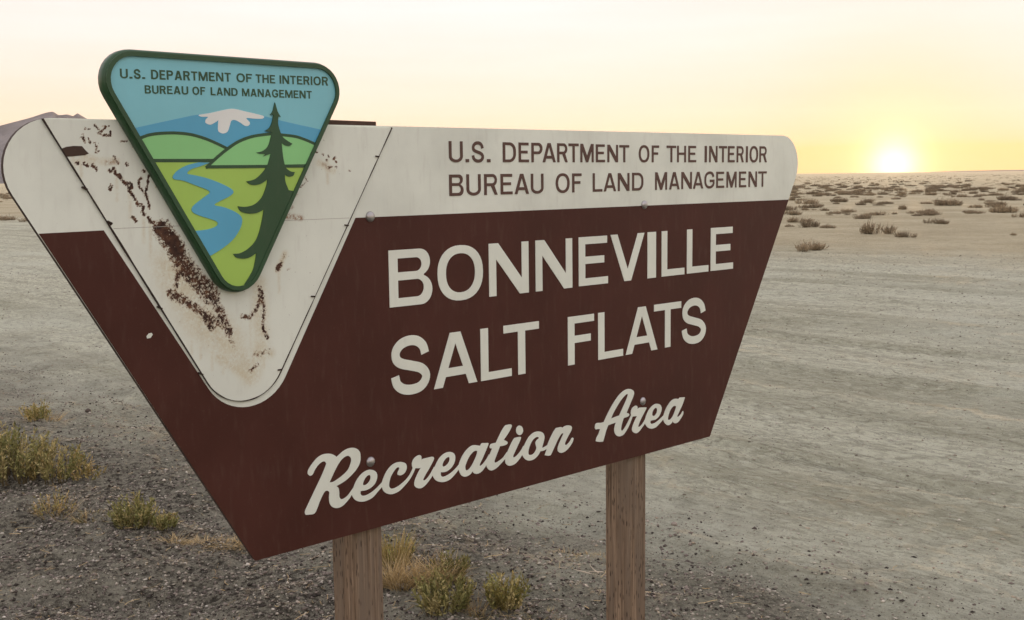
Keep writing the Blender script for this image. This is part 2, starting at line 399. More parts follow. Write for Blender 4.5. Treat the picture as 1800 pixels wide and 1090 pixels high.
# ------------------------------------------------------------------ ground
TD = np.array([-0.707, 0.707])                # the tracks run this way; s = (x + y) crosses them
def ground_h(x, y):
    s = (x + y) * 0.70711; q = (y - x) * 0.70711
    r = np.hypot(x, y); near = 1 - sstep(25, 70, r)
    wob = 0.6 * fbm(q * 0.12, s * 0.25, 3, 5)
    tr = (fbm(s * 1.6 + wob, q * 0.13, 4, 11) - .5) * 0.050            # long ruts
    tr += (fbm(s * 6.0 + wob * 3, q * 1.6, 4, 21) - .5) * 0.030         # ripples along the tracks
    tr += (fbm(x * 16, y * 16, 3, 27) - .5) * 0.018
    for s0, a0 in ((3.9, .7), (5.5, .9), (6.6, .7), (8.3, 1.0), (9.9, 1.0), (11.2, .8), (13.4, 1.0), (15.0, .9)):   # wheel ruts with pushed-up edges
        dd = s - s0 - 0.5 * (vnoise(q * 0.07 + s0 * 3.1, s0 * 0 + 0.5, 61) - .5) - 0.05 * (vnoise(q * 0.6, s0 * 0 + 3.5, 62) - .5)
        tr = tr + a0 * (0.016 * np.exp(-((np.abs(dd) - .17) / .06) ** 2) - 0.030 * np.exp(-(dd / .11) ** 2)) * (.5 + fbm(q * 0.35 + s0, s0 * 0 + 1.5, 2, 63))
    sh = 1 - sstep(2.9, 3.9, s + (fbm(x * .8, y * .8, 3, 31) - .5) * 1.2)   # loose shoulder round the sign
    lump = (fbm(x * 2.2, y * 2.2, 5, 41) - .5) * 0.13 + (fbm(x * 13, y * 13, 4, 47) - .5) * 0.055
    far = (fbm(x * 0.35, y * 0.35, 3, 51) - .5) * 0.06
    z = near * (tr * (1 - .75 * sh) + lump * sh * .9 + far * .5) + 0.04 * sh * near
    base = np.exp(-((x - SIGN_O[0]) ** 2 + (y - SIGN_O[1]) ** 2) / 6)
    return z * (1 - 0.0 * base) - 0.012
th = np.concatenate([np.linspace(-180, -44, 40)[:-1], np.linspace(-44, 44, 760), np.linspace(44, 180, 40)[1:]])
rr_ = np.concatenate([[0.02], np.geomspace(0.8, 3.2, 16)[:-1], np.geomspace(3.2, 70, 430)[:-1], np.geomspace(70, 16000, 40)])
TH, RR = np.meshgrid(np.radians(th), rr_, indexing='ij')
GX, GY = RR * np.sin(TH), RR * np.cos(TH)
GZ = ground_h(GX, GY) * np.where(RR > 2.0, 1, 0.3)
nA, nR = TH.shape
idx = np.arange(nA * nR).reshape(nA, nR)
Q = np.stack([idx[:-1, :-1], idx[:-1, 1:], idx[1:, 1:], idx[1:, :-1]], -1).reshape(-1, 4)
Q = Q[:, ::-1] if True else Q
t = NT('salt_flat_soil'); geo = t.node('ShaderNodeNewGeometry'); pos = geo.outputs['Position']
rotm = t.mapping(pos, (1, 1, 1), (0, 0, rad(-45)))            # x: along +s, y: along the tracks
sep = t.node('ShaderNodeSeparateXYZ'); t.l.new(pos, sep.inputs[0])
s_ = t.math('MULTIPLY', t.math('ADD', sep.outputs[0], sep.outputs[1]), 0.70711)
sb = t.math('ADD', s_, t.math('MULTIPLY', t.math('SUBTRACT', t.noise(pos, 0.9, 7, 0.65), 0.5), 4.5))
shoulder = t.rng(sb, 2.4, 5.0, 1.0, 0.0)
scrub = t.rng(sb, 17.0, 25.0, 0.0, 1.0)
track = t.noise(t.mapping(rotm, (1.3, 0.07, 1)), 1.0, 5, 0.6, 0.3)
track2 = t.noise(t.mapping(rotm, (5.5, 1.3, 1)), 1.0, 7, 0.68, 0.6)
patch = t.noise(pos, 0.28, 6, 0.62); fine = t.noise(pos, 30, 8, 0.75); mid = t.noise(pos, 5, 6, 0.7, 0.5)
grit = t.vor(pos, 75.0); grit2 = t.vor(pos, 30.0, out='Color'); gsep = t.node('ShaderNodeSeparateColor'); t.l.new(grit2, gsep.inputs[0])
track3 = t.noise(t.mapping(rotm, (26, 9.0, 1)), 1.0, 7, 0.72, 0.6)
rut_shade = t.rng(t.math('ABSOLUTE', t.math('SUBTRACT', t.noise(t.mapping(rotm, (4.2, 1.0, 1)), 1.0, 6, 0.66, 0.5), 0.5)), 0.0, 0.022, 1.0, 0.0)  # thin dark lines: shade of the rut edges put into the colour
rut_shade = t.math('MULTIPLY', rut_shade, t.rng(patch, 0.35, 0.6, 0.95, 0.35))
road = t.mix(t.rng(track, 0.38, 0.62), (0.52, 0.508, 0.39), (0.74, 0.73, 0.59))
road = t.mix(t.math('MULTIPLY', t.rng(track2, 0.50, 0.64), 0.42), road, (0.38, 0.362, 0.27))  # ripple and rut shading along the tracks, put into the road colour
road = t.mix(t.math('MULTIPLY', t.rng(track3, 0.50, 0.58), 0.50), road, (0.34, 0.322, 0.24))  # finer octave of the same painted rut shading
road = t.mix(t.math('MULTIPLY', t.rng(track3, 0.38, 0.46, 1, 0), 0.50), road, (0.78, 0.78, 0.66))
road = t.mix(t.math('MULTIPLY', t.rng(patch, 0.48, 0.64), 0.60), road, (0.72, 0.725, 0.61))
road = t.mix(t.math('MULTIPLY', t.rng(mid, 0.53, 0.63), 0.35), road, (0.35, 0.34, 0.26))
road = t.mix(t.math('MULTIPLY', rut_shade, 0.62), road, (0.20, 0.19, 0.145))
plain = t.mix(t.rng(patch, 0.35, 0.7), (0.52, 0.45, 0.305), (0.64, 0.57, 0.405))
plain = t.mix(t.math('MULTIPLY', t.rng(mid, 0.5, 0.66), 0.40), plain, (0.32, 0.27, 0.19))
plain = t.mix(t.math('MULTIPLY', rut_shade, 0.45), plain, (0.22, 0.18, 0.125))
dark = t.mix(t.rng(fine, 0.40, 0.60), (0.062, 0.054, 0.043), (0.33, 0.305, 0.245))
dark = t.mix(t.math('MULTIPLY', t.rng(t.noise(pos, 1.7, 6, 0.65), 0.46, 0.66), 0.7), dark, (0.40, 0.375, 0.30))
k = t.mix(scrub, road, plain)
k = t.mix(shoulder, k, dark)
k = t.mix(t.math('MULTIPLY', t.rng(fine, 0.50, 0.64), 0.24), k, (0.21, 0.186, 0.14))
k = t.mix(t.math('MULTIPLY', t.rng(grit, 0.12, 0.3, 1, 0), t.rng(gsep.outputs[0], 0.5, 0.7, 0.0, 0.6)), k, (0.07, 0.06, 0.048))
k = t.mix(t.math('MULTIPLY', t.rng(grit, 0.10, 0.22, 1, 0), t.rng(gsep.outputs[1], 0.86, 0.92, 0.0, 0.8)), k, (0.52, 0.50, 0.45))
hb = t.math('ADD', t.math('MULTIPLY', fine, 1.4), t.math('MULTIPLY', grit, 0.5))
hb = t.math('ADD', hb, t.math('ADD', t.math('MULTIPLY', track2, 1.2), t.math('MULTIPLY', track3, 0.9))); hb = t.math('ADD', hb, t.math('MULTIPLY', mid, 1.2))
k = t.mix(1.0, k, (0.98, 1.035, 0.965), 'MULTIPLY')
M['soil'] = t.done(k, 0.95, t.bump(hb, 0.9, 0.045), spec=0.12)
gme = np_mesh('ground', np.c_[GX.ravel(), GY.ravel(), GZ.ravel()], Q, M['soil'], True)
tag(link(bpy.data.objects.new('ground', gme)), kind='structure')
def gz(x, y): return float(ground_h(np.array([x]), np.array([y]))[0])

# ------------------------------------------------------------------ distant ridge
def ridge(name, prof, dist, depth, seed, mat, rough=0.12):
    """prof: (px, py) photo-pixel skyline; a heightfield range standing 'dist' metres away."""
    xs = np.linspace(prof[0][0], prof[-1][0], 260); ys = np.interp(xs, [p[0] for p in prof], [p[1] for p in prof])
    V = []; nd = 27
    for j in range(nd):
        v = j / (nd - 1); dd = dist + (v - .5) * depth
        prof_v = math.sin(math.pi * v) ** 0.9 if v > 0 else 0
        for i, (x, y) in enumerate(zip(xs, ys)):
            d = ray(x, y); hz = math.hypot(d[0], d[1]); top = CAM_H + d[2] / hz * dist
            nz = fbm(np.array([i * .09]), np.array([v * 5.0]), 5, seed)[0]
            rd = 1 - abs(2 * fbm(np.array([i * .05 + v * .6]), np.array([v * 2.2]), 4, seed + 9)[0] - 1) * 2
            hgt = top * prof_v * (1 if abs(v - .5) < .02 else (0.72 + .28 * rd) * (0.8 + rough * 2 * (nz - .3)))
            V.append((d[0] / hz * dd, d[1] / hz * dd, max(-5, hgt) if 0 < v < 1 else -5))
    n = len(xs); Fc = [(j * n + i, j * n + i + 1, (j + 1) * n + i + 1, (j + 1) * n + i) for j in range(nd - 1) for i in range(n - 1)]
    me = np_mesh(name, V, Fc, mat, False)
    return tag(link(bpy.data.objects.new(name, me)), kind='structure')
t = NT('far_rock'); c = t.node('ShaderNodeNewGeometry').outputs['Position']
n1 = t.noise(c, 0.004, 6, 0.65)
M['rock'] = t.done(t.mix(t.rng(n1, 0.35, 0.65), (0.085, 0.090, 0.092), (0.165, 0.168, 0.166)), 0.95)
ridge('mountain_ridge', [(-420, 318), (-330, 262), (-220, 246), (-120, 236), (-40, 228), (0, 221), (24, 214.6), (50, 208), (81, 198), (93, 196), (103, 202.6), (119, 201), (128, 204.6), (136, 199), (143, 203), (153, 209), (190, 217), (240, 228), (300, 246), (380, 268), (470, 290), (560, 316)], 9000, 3800, 3, M['rock'])
ridge('distant_hills', [(1620, 303.0), (1660, 301.4), (1700, 300.4), (1760, 299.2), (1830, 298.2), (1950, 296.6), (2100, 296), (2300, 296)], 13000, 3000, 17, M['rock'], 0.05)

# ------------------------------------------------------------------ the sign
sign = bpy.data.objects.new('recreation_area_sign', None); link(sign)
sign.location = (SIGN_O[0], SIGN_O[1], 0.0); sign.rotation_euler = (0, 0, YAW)
tag(sign, 'brown and white trapezoid recreation area sign with triangular emblem on two wooden posts', 'sign')

def fillet(poly, radii, n=10):
    out = []; N = len(poly)
    for i, (p, r) in enumerate(zip(poly, radii)):
        if r <= 0: out.append(tuple(p)); continue
        p = np.array(p, float); a = np.array(poly[i - 1], float) - p; b = np.array(poly[(i + 1) % N], float) - p
        a /= np.linalg.norm(a); b /= np.linalg.norm(b); hf = math.acos(max(-1, min(1, float(a @ b)))) / 2
        tl = r / math.tan(hf); bis = (a + b) / np.linalg.norm(a + b); cc = p + bis * r / math.sin(hf)
        s0 = p + a * tl - cc; s1 = p + b * tl - cc
        a0 = math.atan2(s0[1], s0[0]); a1 = math.atan2(s1[1], s1[0]); da = (a1 - a0 + math.pi) % (2 * math.pi) - math.pi
        out += [(cc[0] + r * math.cos(a0 + da * k_ / n), cc[1] + r * math.sin(a0 + da * k_ / n)) for k_ in range(n + 1)]
    return out
ZT, ZM, ZB = 1.7283, 1.5085, 0.7600
TAN = (1.2712 - 0.8367) / (ZM - ZB)
def hw(z): return 0.8367 + (z - ZB) * TAN
board = fillet([(-hw(ZB), ZB), (hw(ZB), ZB), (hw(ZT), ZT), (-hw(ZT) + .002, ZT - .0075)], [0.006, 0.006, 0.095, 0.095], 14)
bo = flat('board', [board], 0.012, 0.0, [M['white'], M['edge']], sign, back=True)

# brown field: one continuous painted sheet round the white V
def vline(p, q, z): return p[0] + (q[0] - p[0]) * (z - p[1]) / (q[1] - p[1])
Vl, Vr = ((-1.1431, 1.5058), (-0.9596, 1.2054)), ((-0.5379, 1.5101), (-0.7365, 1.1707))
def apex(l, r):
    (x1, z1), (x2, z2) = l; (x3, z3), (x4, z4) = r; m1 = (x2 - x1) / (z2 - z1); m2 = (x4 - x3) / (z4 - z3)
    z = (x3 - m2 * z3 - x1 + m1 * z1) / (m1 - m2); return (x1 + m1 * (z - z1), z)
ap = apex(Vl, Vr)
e_ = -0.0006
brown = fillet([(-hw(1.5046) + e_, 1.5046), (Vl[0][0], 1.5058), ap, (Vr[0][0], 1.5101), (hw(1.5118) - e_, 1.5118), (hw(ZB) - e_, ZB + e_), (-hw(ZB) + e_, ZB + e_)], [0, 0, 0.112, 0, 0, .005, .005], 16)
flat('brown_field', [brown], 0.0005, -0.0010, M['brown'], bo)

# rusted plate inside the V
Sl, Sr = ((-1.2493, 1.7176), (-0.964, 1.2241)), ((-0.4421, 1.6948), (-0.7429, 1.196))
pa = apex(Sl, Sr); ZP = 1.7195
plate_out = fillet([(vline(*Sl, ZP), ZP), pa, (vline(*Sr, ZP), ZP)], [0.0, 0.104, 0.0], 18)
bm = bmesh.new(); st = 0.0032
x0, x1, z0, z1 = -1.27, -0.40, 1.10, 1.73
nx, nz_ = int((x1 - x0) / st), int((z1 - z0) / st)
gv = [[bm.verts.new((x0 + i * st, -0.0035, z0 + j * st)) for j in range(nz_ + 1)] for i in range(nx + 1)]
for i in range(nx):
    for j in range(nz_): bm.faces.new((gv[i][j], gv[i + 1][j], gv[i + 1][j + 1], gv[i][j + 1]))
pc = np.mean(np.array(plate_out), 0)
for i in range(len(plate_out)):
    a = np.array(plate_out[i]); b = np.array(plate_out[(i + 1) % len(plate_out)]); d = b - a
    if np.linalg.norm(d) < 1e-6: continue
    nrm = np.array([d[1], -d[0]]) / np.linalg.norm(d)
    if nrm @ (pc - a) > 0: nrm = -nrm
    bmesh.ops.bisect_plane(bm, geom=bm.verts[:] + bm.edges[:] + bm.faces[:], plane_co=(a[0], 0, a[1]), plane_no=(nrm[0], 0, nrm[1]), clear_outer=True, dist=1e-6)
be = [e for e in bm.edges if e.is_boundary]
ex = bmesh.ops.extrude_edge_only(bm, edges=be)
for v in ex['geom']:
    if isinstance(v, bmesh.types.BMVert): v.co.y = 0.0005
bmesh.ops.recalc_face_normals(bm, faces=bm.faces[:])
pme = bpy.data.meshes.new('rusted_plate'); bm.to_mesh(pme); bm.free(); pme.materials.append(M['plate'])
pv = np.zeros(len(pme.vertices) * 3, np.float32); pme.vertices.foreach_get('co', pv); pv = pv.reshape(-1, 3); px_, pz_ = pv[:, 0], pv[:, 2]
R_, G_, B_ = np.zeros(len(pv)), np.zeros(len(pv)), np.zeros(len(pv))
def stroke(arr, pts, w, amp, soft=1.0):
    P = [sp(*p, .0035) for p in pts]; best = np.full(len(pv), 9.0)
    for (ax, az), (bx, bz) in zip(P[:-1], P[1:]):
        dx, dz = bx - ax, bz - az; q = np.clip(((px_ - ax) * dx + (pz_ - az) * dz) / (dx * dx + dz * dz + 1e-9), 0, 1)
        best = np.minimum(best, np.hypot(px_ - ax - q * dx, pz_ - az - q * dz))
    np.maximum(arr, amp * (1 - sstep(w * (1 - soft), w * (1 + .3 * soft), best)), out=arr)
MM = 0.00115
# flaking patch down the left of the emblem, its two forks and the strands below it
stroke(R_, [(286, 404), (304, 428), (320, 462), (345, 492), (372, 520)], 24 * MM, .60, .6)
stroke(R_, [(282, 402), (300, 420), (312, 440)], 17 * MM, .92, .6)
stroke(R_, [(310, 438), (322, 462), (328, 480)], 15 * MM, .72, .7)
stroke(R_, [(318, 470), (312, 490), (310, 502)], 9 * MM, .55, .8)
stroke(R_, [(345, 492), (372, 522), (392, 556), (402, 584)], 13 * MM, .60, .8)
stroke(R_, [(300, 516), (330, 532), (356, 550), (372, 574)], 12 * MM, .62, .8)
stroke(R_, [(356, 548), (376, 566), (396, 566)], 14 * MM, .52, .9)
stroke(R_, [(456, 505), (458, 525), (450, 545), (438, 558), (424, 556)], 7 * MM, .58, .9)
stroke(R_, [(460, 512), (464, 540), (462, 575), (470, 594)], 6 * MM, .62, .9)
stroke(R_, [(400, 590), (412, 610)], 6 * MM, .42, .9)
stroke(R_, [(448, 624), (470, 618)], 9 * MM, .36, .9)
stroke(R_, [(440, 652), (452, 640)], 7 * MM, .44, .9)
stroke(R_, [(488, 474), (492, 466)], 7 * MM, .85, .7); stroke(R_, [(488, 474), (500, 448)], 5 * MM, .40, .9)
stroke(R_, [(505, 474), (510, 472)], 3 * MM, .45, .8)
# torn flap and squiggles near the top
stroke(R_, [(140, 270), (150, 270)], 4 * MM, .6, .6)
for pl in ([(166, 219), (178, 232), (186, 224)], [(184, 236), (193, 240), (195, 230)], [(172, 234), (186, 240)], [(142, 242), (150, 250), (146, 236)], [(156, 244), (158, 252)],
           [(166, 250), (170, 258), (168, 268), (174, 266)], [(150, 226), (156, 227)], [(213, 248), (222, 248)], [(180, 222), (190, 222)]):
    stroke(R_, pl, 2.4 * MM, .66, .5)
for p in ((135, 286), (147, 287), (152, 290), (163, 291), (168, 296), (205, 285), (222, 288), (200, 276), (192, 300), (236, 257), (252, 300), (275, 326), (195, 326), (192, 331), (192, 392)):
    stroke(R_, [p, (p[0] + 2, p[1] + 2)], 3.6 * MM, .75, .5)
for pl in ([(200, 296), (203, 306)], [(206, 308), (213, 313), (210, 308)], [(214, 316), (222, 324), (230, 322), (232, 330), (226, 330)], [(227, 336), (231, 341)], [(234, 345), (238, 350)],
           [(241, 357), (243, 360)], [(249, 360), (252, 366)], [(250, 372), (254, 378)], [(260, 382), (264, 390), (271, 390)], [(233, 382), (239, 389)], [(272, 398), (288, 400)]):
    stroke(R_, pl, 3.8 * MM, .78, .5)
for pl in ([(249, 313), (244, 318), (245, 328), (254, 340), (260, 352), (263, 367)], [(262, 308), (259, 325), (256, 340)], [(254, 340), (258, 344)]):
    stroke(R_, pl, 2.6 * MM, .75, .4)
# specks right of the emblem
for p in ((555, 267), (567, 271), (577, 275), (573, 281), (588, 277), (590, 284), (582, 293), (577, 294), (590, 293), (585, 280), (613, 300)):
    stroke(R_, [p, (p[0] + 2, p[1] + 1)], 2.8 * MM, .66, .5)
stroke(R_, [(532, 306), (540, 318), (528, 330)], 2.0 * MM, .5, .6)
# tan stains, orange runs
stroke(G_, [(300, 470), (350, 560), (400, 600)], 46 * MM, .85, .9); stroke(G_, [(400, 600), (440, 655)], 30 * MM, .75, .9)
stroke(G_, [(455, 500), (460, 600), (445, 660)], 22 * MM, .75, .9); stroke(G_, [(385, 628), (420, 650), (440, 668)], 14 * MM, .9, .9)
stroke(G_, [(440, 668), (450, 625), (475, 620)], 13 * MM, .9, .9); stroke(G_, [(488, 474), (501, 446)], 8 * MM, .9, .9)
stroke(G_, [(130, 284), (205, 284)], 8 * MM, .6, .9); stroke(G_, [(150, 276), (170, 282)], 7 * MM, .8, .9); stroke(G_, [(560, 286), (586, 300)], 9 * MM, .7, .9)
for rx_, ry_, rl_ in ((300, 440, 60), (318, 490, 70), (336, 545, 80), (352, 560, 70), (372, 590, 60), (392, 596, 60), (440, 560, 70), (463, 596, 50), (490, 474, 40), (205, 312, 40), (228, 336, 46), (252, 376, 50), (264, 392, 60), (128, 276, 50), (142, 276, 34), (575, 282, 40)):
    stroke(G_, [(rx_, ry_), (rx_ + 1, ry_ + rl_)], 4 * MM, .55, .9)
stroke(B_, [(500, 380), (530, 383)], 7 * MM, 1.0, .8); stroke(B_, [(512, 345), (520, 340)], 6 * MM, .9, .9); stroke(B_, [(505, 366), (514, 364)], 4 * MM, .8, .9)
stroke(B_, [(188, 286), (206, 284)], 5 * MM, .7, .9); stroke(B_, [(568, 288), (580, 298)], 4 * MM, .6, .9)
a = pme.attributes.new('Col', 'FLOAT_COLOR', 'POINT')
a.data.foreach_set('color', np.c_[R_, G_, B_, np.ones(len(pv))].astype(np.float32).ravel())
plate = link(bpy.data.objects.new('rusted_plate', pme), sign)

wp = flat('exposed_wood', [[sp(x, y, .0035) for x, y in ((109, 261), (117, 258), (130, 256.5), (144, 257), (149, 263), (156, 270), (148, 273), (136, 274), (126, 275), (118, 275.5), (113, 268))]], -0.003, -0.0042, M['back_board'], plate)
for z_, xa, xb in ((1.5085, vline(*Sl, 1.5085) + .004, -0.80), (1.5105, -0.80, vline(*Sr, 1.5105) - .004)):
    flat('panel_joint', [[(xa, z_ - .0005), (xb, z_ - .0005), (xb, z_ + .0005), (xa, z_ + .0005)]], -0.003, -0.0037, M['joint'], plate)
# dark caulked seam round the plate, with the little clips that hold it
seam_c = plate_out[:]                                                  # left top -> bottom arc -> right top
wv = [0.0042 + 0.0022 * vnoise(i * .9, 3.3) for i in range(len(seam_c))]
dense = [seam_c[0]]
for p in seam_c[1:]:
    q = dense[-1]; m = max(1, int(math.hypot(p[0] - q[0], p[1] - q[1]) / 0.02))
    dense += [(q[0] + (p[0] - q[0]) * i / m, q[1] + (p[1] - q[1]) * i / m) for i in range(1, m + 1)]
wv = [0.0011 + 0.0026 * float(vnoise(i * .55, 3.3)) ** 1.4 for i in range(len(dense))]
flat('seam', [ribbon(dense, wv)], 0.0004, -0.0042, M['seam'], sign)
for (x, y, ang) in ((193, 391, .5), (281, 541, .5), (353, 657, .5), (492, 650, 0.0), (550, 521, 0.1), (609, 396, .15), (663, 275, .1), (149, 331, .5)):
    cx_, cz_ = sp(x, y, .004); w_, h_ = 0.0055, 0.0015
    q = [(-w_, -h_), (w_, -h_), (w_, h_), (-w_, h_)]
    flat('clip', [[(cx_ + p[0] * math.cos(ang) + p[1] * math.sin(ang), cz_ - p[0] * math.sin(ang) + p[1] * math.cos(ang)) for p in q]], 0.0, -0.0062, M['seam'], sign)
# backing board standing a little above the top edge behind the emblem
flat('backing_board', [[(-1.045, 1.42), (-0.4617, 1.42), (-0.4617, 1.7335), (-1.045, 1.7375)]], 0.031, 0.0125, M['back_board'], sign, back=True)
# paint chip on the brown field
flat('paint_chip', [[sp(x, y) for x, y in ((257, 591), (261, 586), (266, 585), (268, 588), (264, 594), (258, 595))]], 0, -0.0016, M['letter_white'], sign)

# posts: 4 x 4 treated timber behind the board
def post(xr):
    w = 0.0885; zb, zt = -0.5, 1.66; r = 0.005; bm = bmesh.new()
    pl = fillet([(xr - w, 0.0125), (xr, 0.0125), (xr, 0.0125 + w), (xr - w, 0.0125 + w)], [r] * 4, 3)
    zs = np.linspace(zb, zt, 60); rows = []
    for k_, z in enumerate(zs):
        wx = 0.0016 * (float(vnoise(z * 3.1, xr * 7, 5)) - .5)
        rows.append([bm.verts.new((p[0] + wx + 0.0009 * (float(vnoise(z * 14, p[1] * 90 + xr, 9)) - .5), p[1], z)) for p in pl])
    for a_, b_ in zip(rows[:-1], rows[1:]):
        for i in range(len(pl)): bm.faces.new((a_[i], a_[(i + 1) % len(pl)], b_[(i + 1) % len(pl)], b_[i]))
    bm.faces.new(rows[-1]); bm.faces.new(rows[0][::-1])
    me = bpy.data.meshes.new('post'); bm.to_mesh(me); bm.free(); me.materials.append(M['post'])
    return link(bpy.data.objects.new('post', me), sign)
post(sp(671.5, 931, -.0125)[0]); post(sp(1135.5, 803, -.0125)[0])
# carriage bolts
def bolt(px, py, r):
    x, z = sp(px, py, .004); bm = bmesh.new(); rings = []
    for k_ in range(7):
        a_ = k_ / 6 * math.pi / 2; rr2 = r * math.cos(a_); yy = -0.0008 - r * .62 * math.sin(a_)
        if k_ == 6: rings.append([bm.verts.new((x, yy, z))]); continue
        rings.append([bm.verts.new((x + rr2 * math.cos(q * math.pi / 10), yy, z + rr2 * math.sin(q * math.pi / 10))) for q in range(20)])
    for a_, b_ in zip(rings[:-1], rings[1:]):
        for i in range(20):
            j = (i + 1) % 20
            if len(b_) == 1: bm.faces.new((a_[i], a_[j], b_[0]))
            else: bm.faces.new((a_[i], a_[j], b_[j], b_[i]))
    bmesh.ops.recalc_face_normals(bm, faces=bm.faces[:])
    for f in bm.faces: f.smooth = True
    me = bpy.data.meshes.new('bolt'); bm.to_mesh(me); bm.free(); me.materials.append(M['zinc'])
    link(bpy.data.objects.new('bolt', me), sign)
for b in ((652, 381, .0128), (1134, 360, .0128), (652.5, 812, .0125), (1131, 705.5, .0125)): bolt(*b)

# ---- block lettering
z1x = lambda v: 770 + v / 6.0
z2x = lambda v: 1070 + v / 6.0
L1 = [('U', 115, 260), ('.', 290, 325), ('S', 355, 485), ('.', 515, 552), ('D', 683, 820), ('E', 850, 958), ('P', 985, 1103), ('A', 1103, 1240), ('R', 1257, 1367), ('T', 1377, 1483), ('M', 1502, 1640), ('E', 1665, 1760)]
L1 = [(c_, z1x(a_), z1x(b_)) for c_, a_, b_ in L1] + [('N', 1067.8, 1086.3)]
L1 += [(c_, z2x(a_), z2x(b_)) for c_, a_, b_ in [('T', 113, 215), ('O', 318, 428), ('F', 455, 530), ('T', 612, 710), ('H', 722, 815), ('E', 840, 922), ('I', 1013, 1035), ('N', 1060, 1147), ('T', 1163, 1247), ('E', 1258, 1328), ('R', 1350, 1425), ('I', 1448, 1467), ('O', 1487, 1575), ('R', 1590, 1668)]]
letters(L1, [(789, 248), (884, 250), (1020, 252.5), (1089, 255), (1190, 256.2), (1348, 257.3)], [(789, 285.2), (1348, 285.4)], .165, M['letter_brown'], sign, .0006, .14)
L2 = [(c_, z1x(a_), z1x(b_)) for c_, a_, b_ in [('B', 118, 268), ('U', 300, 450), ('R', 487, 627), ('E', 660, 785), ('A', 808, 957), ('U', 980, 1112), ('O', 1242, 1387), ('F', 1415, 1513), ('L', 1632, 1732)]]
L2 += [('A', z1x(1747), z2x(77))] + [(c_, z2x(a_), z2x(b_)) for c_, a_, b_ in [('N', 97, 218), ('D', 248, 365), ('M', 490, 615), ('A', 637, 747), ('N', 767, 877), ('A', 890, 997), ('G', 1010, 1115), ('E', 1135, 1218), ('M', 1243, 1348), ('E', 1375, 1450), ('N', 1475, 1563), ('T', 1578, 1665)]]
letters(L2, [(789, 307), (850, 306), (1100, 304.2), (1155, 302.8), (1345, 301.2)], [(789, 344.7), (1020, 338), (1100, 335.6), (1170, 333.6), (1250, 330.8), (1345, 328.2)], .165, M['letter_brown'], sign, .0006, .14)
zx = lambda v: 670 + v * .18333
zy = lambda v: 980 + v * .18333
L3 = [('B', zx(75), zx(487)), ('O', zx(540), zx(975)), ('N', zx(1033), zx(1413)), ('N', 941.3, 1005.7), ('E', zy(203), zy(483)), ('V', zy(508), zy(832)), ('I', zy(862), zy(943)), ('L', zy(998), zy(1217)), ('L', zy(1240), zy(1447)), ('E', zy(1468), zy(1683))]
letters(L3, [(684, 440.5), (859, 428.6), (929, 424), (1017, 417.6), (1138, 408.4), (1208, 403.5), (1289, 398.3)], [(685, 541), (860, 521.2), (929, 514.7), (1017, 503.7), (1138, 489.6), (1207, 481.4), (1249, 476.6), (1289, 472)], .195, M['letter_white'], sign, .0016, .15)
zx = lambda v: 670 + v * .1743
zy = lambda v: 970 + v * .1743
L4 = [('S', zx(92), zx(497)), ('A', zx(527), zx(965)), ('L', zx(1003), zx(1313)), ('T', zx(1235), zx(1592)), ('F', zy(162), zy(425)), ('L', zy(467), zy(717)), ('A', zy(745), zy(1065)), ('T', zy(1030), zy(1303)), ('S', zy(1307), zy(1557))]
letters(L4, [(727, 592), (799, 584), (845, 578.4), (947, 564.3), (998, 557.5), (1051, 550.5), (1137, 538), (1197, 529.3), (1223, 525)], [(714, 692.5), (762, 684.5), (845.7, 670), (908, 659.4), (998, 643), (1051, 633), (1100, 624.3), (1155, 614), (1180, 609), (1217, 602.5)], .195, M['letter_white'], sign, .0016, .15)

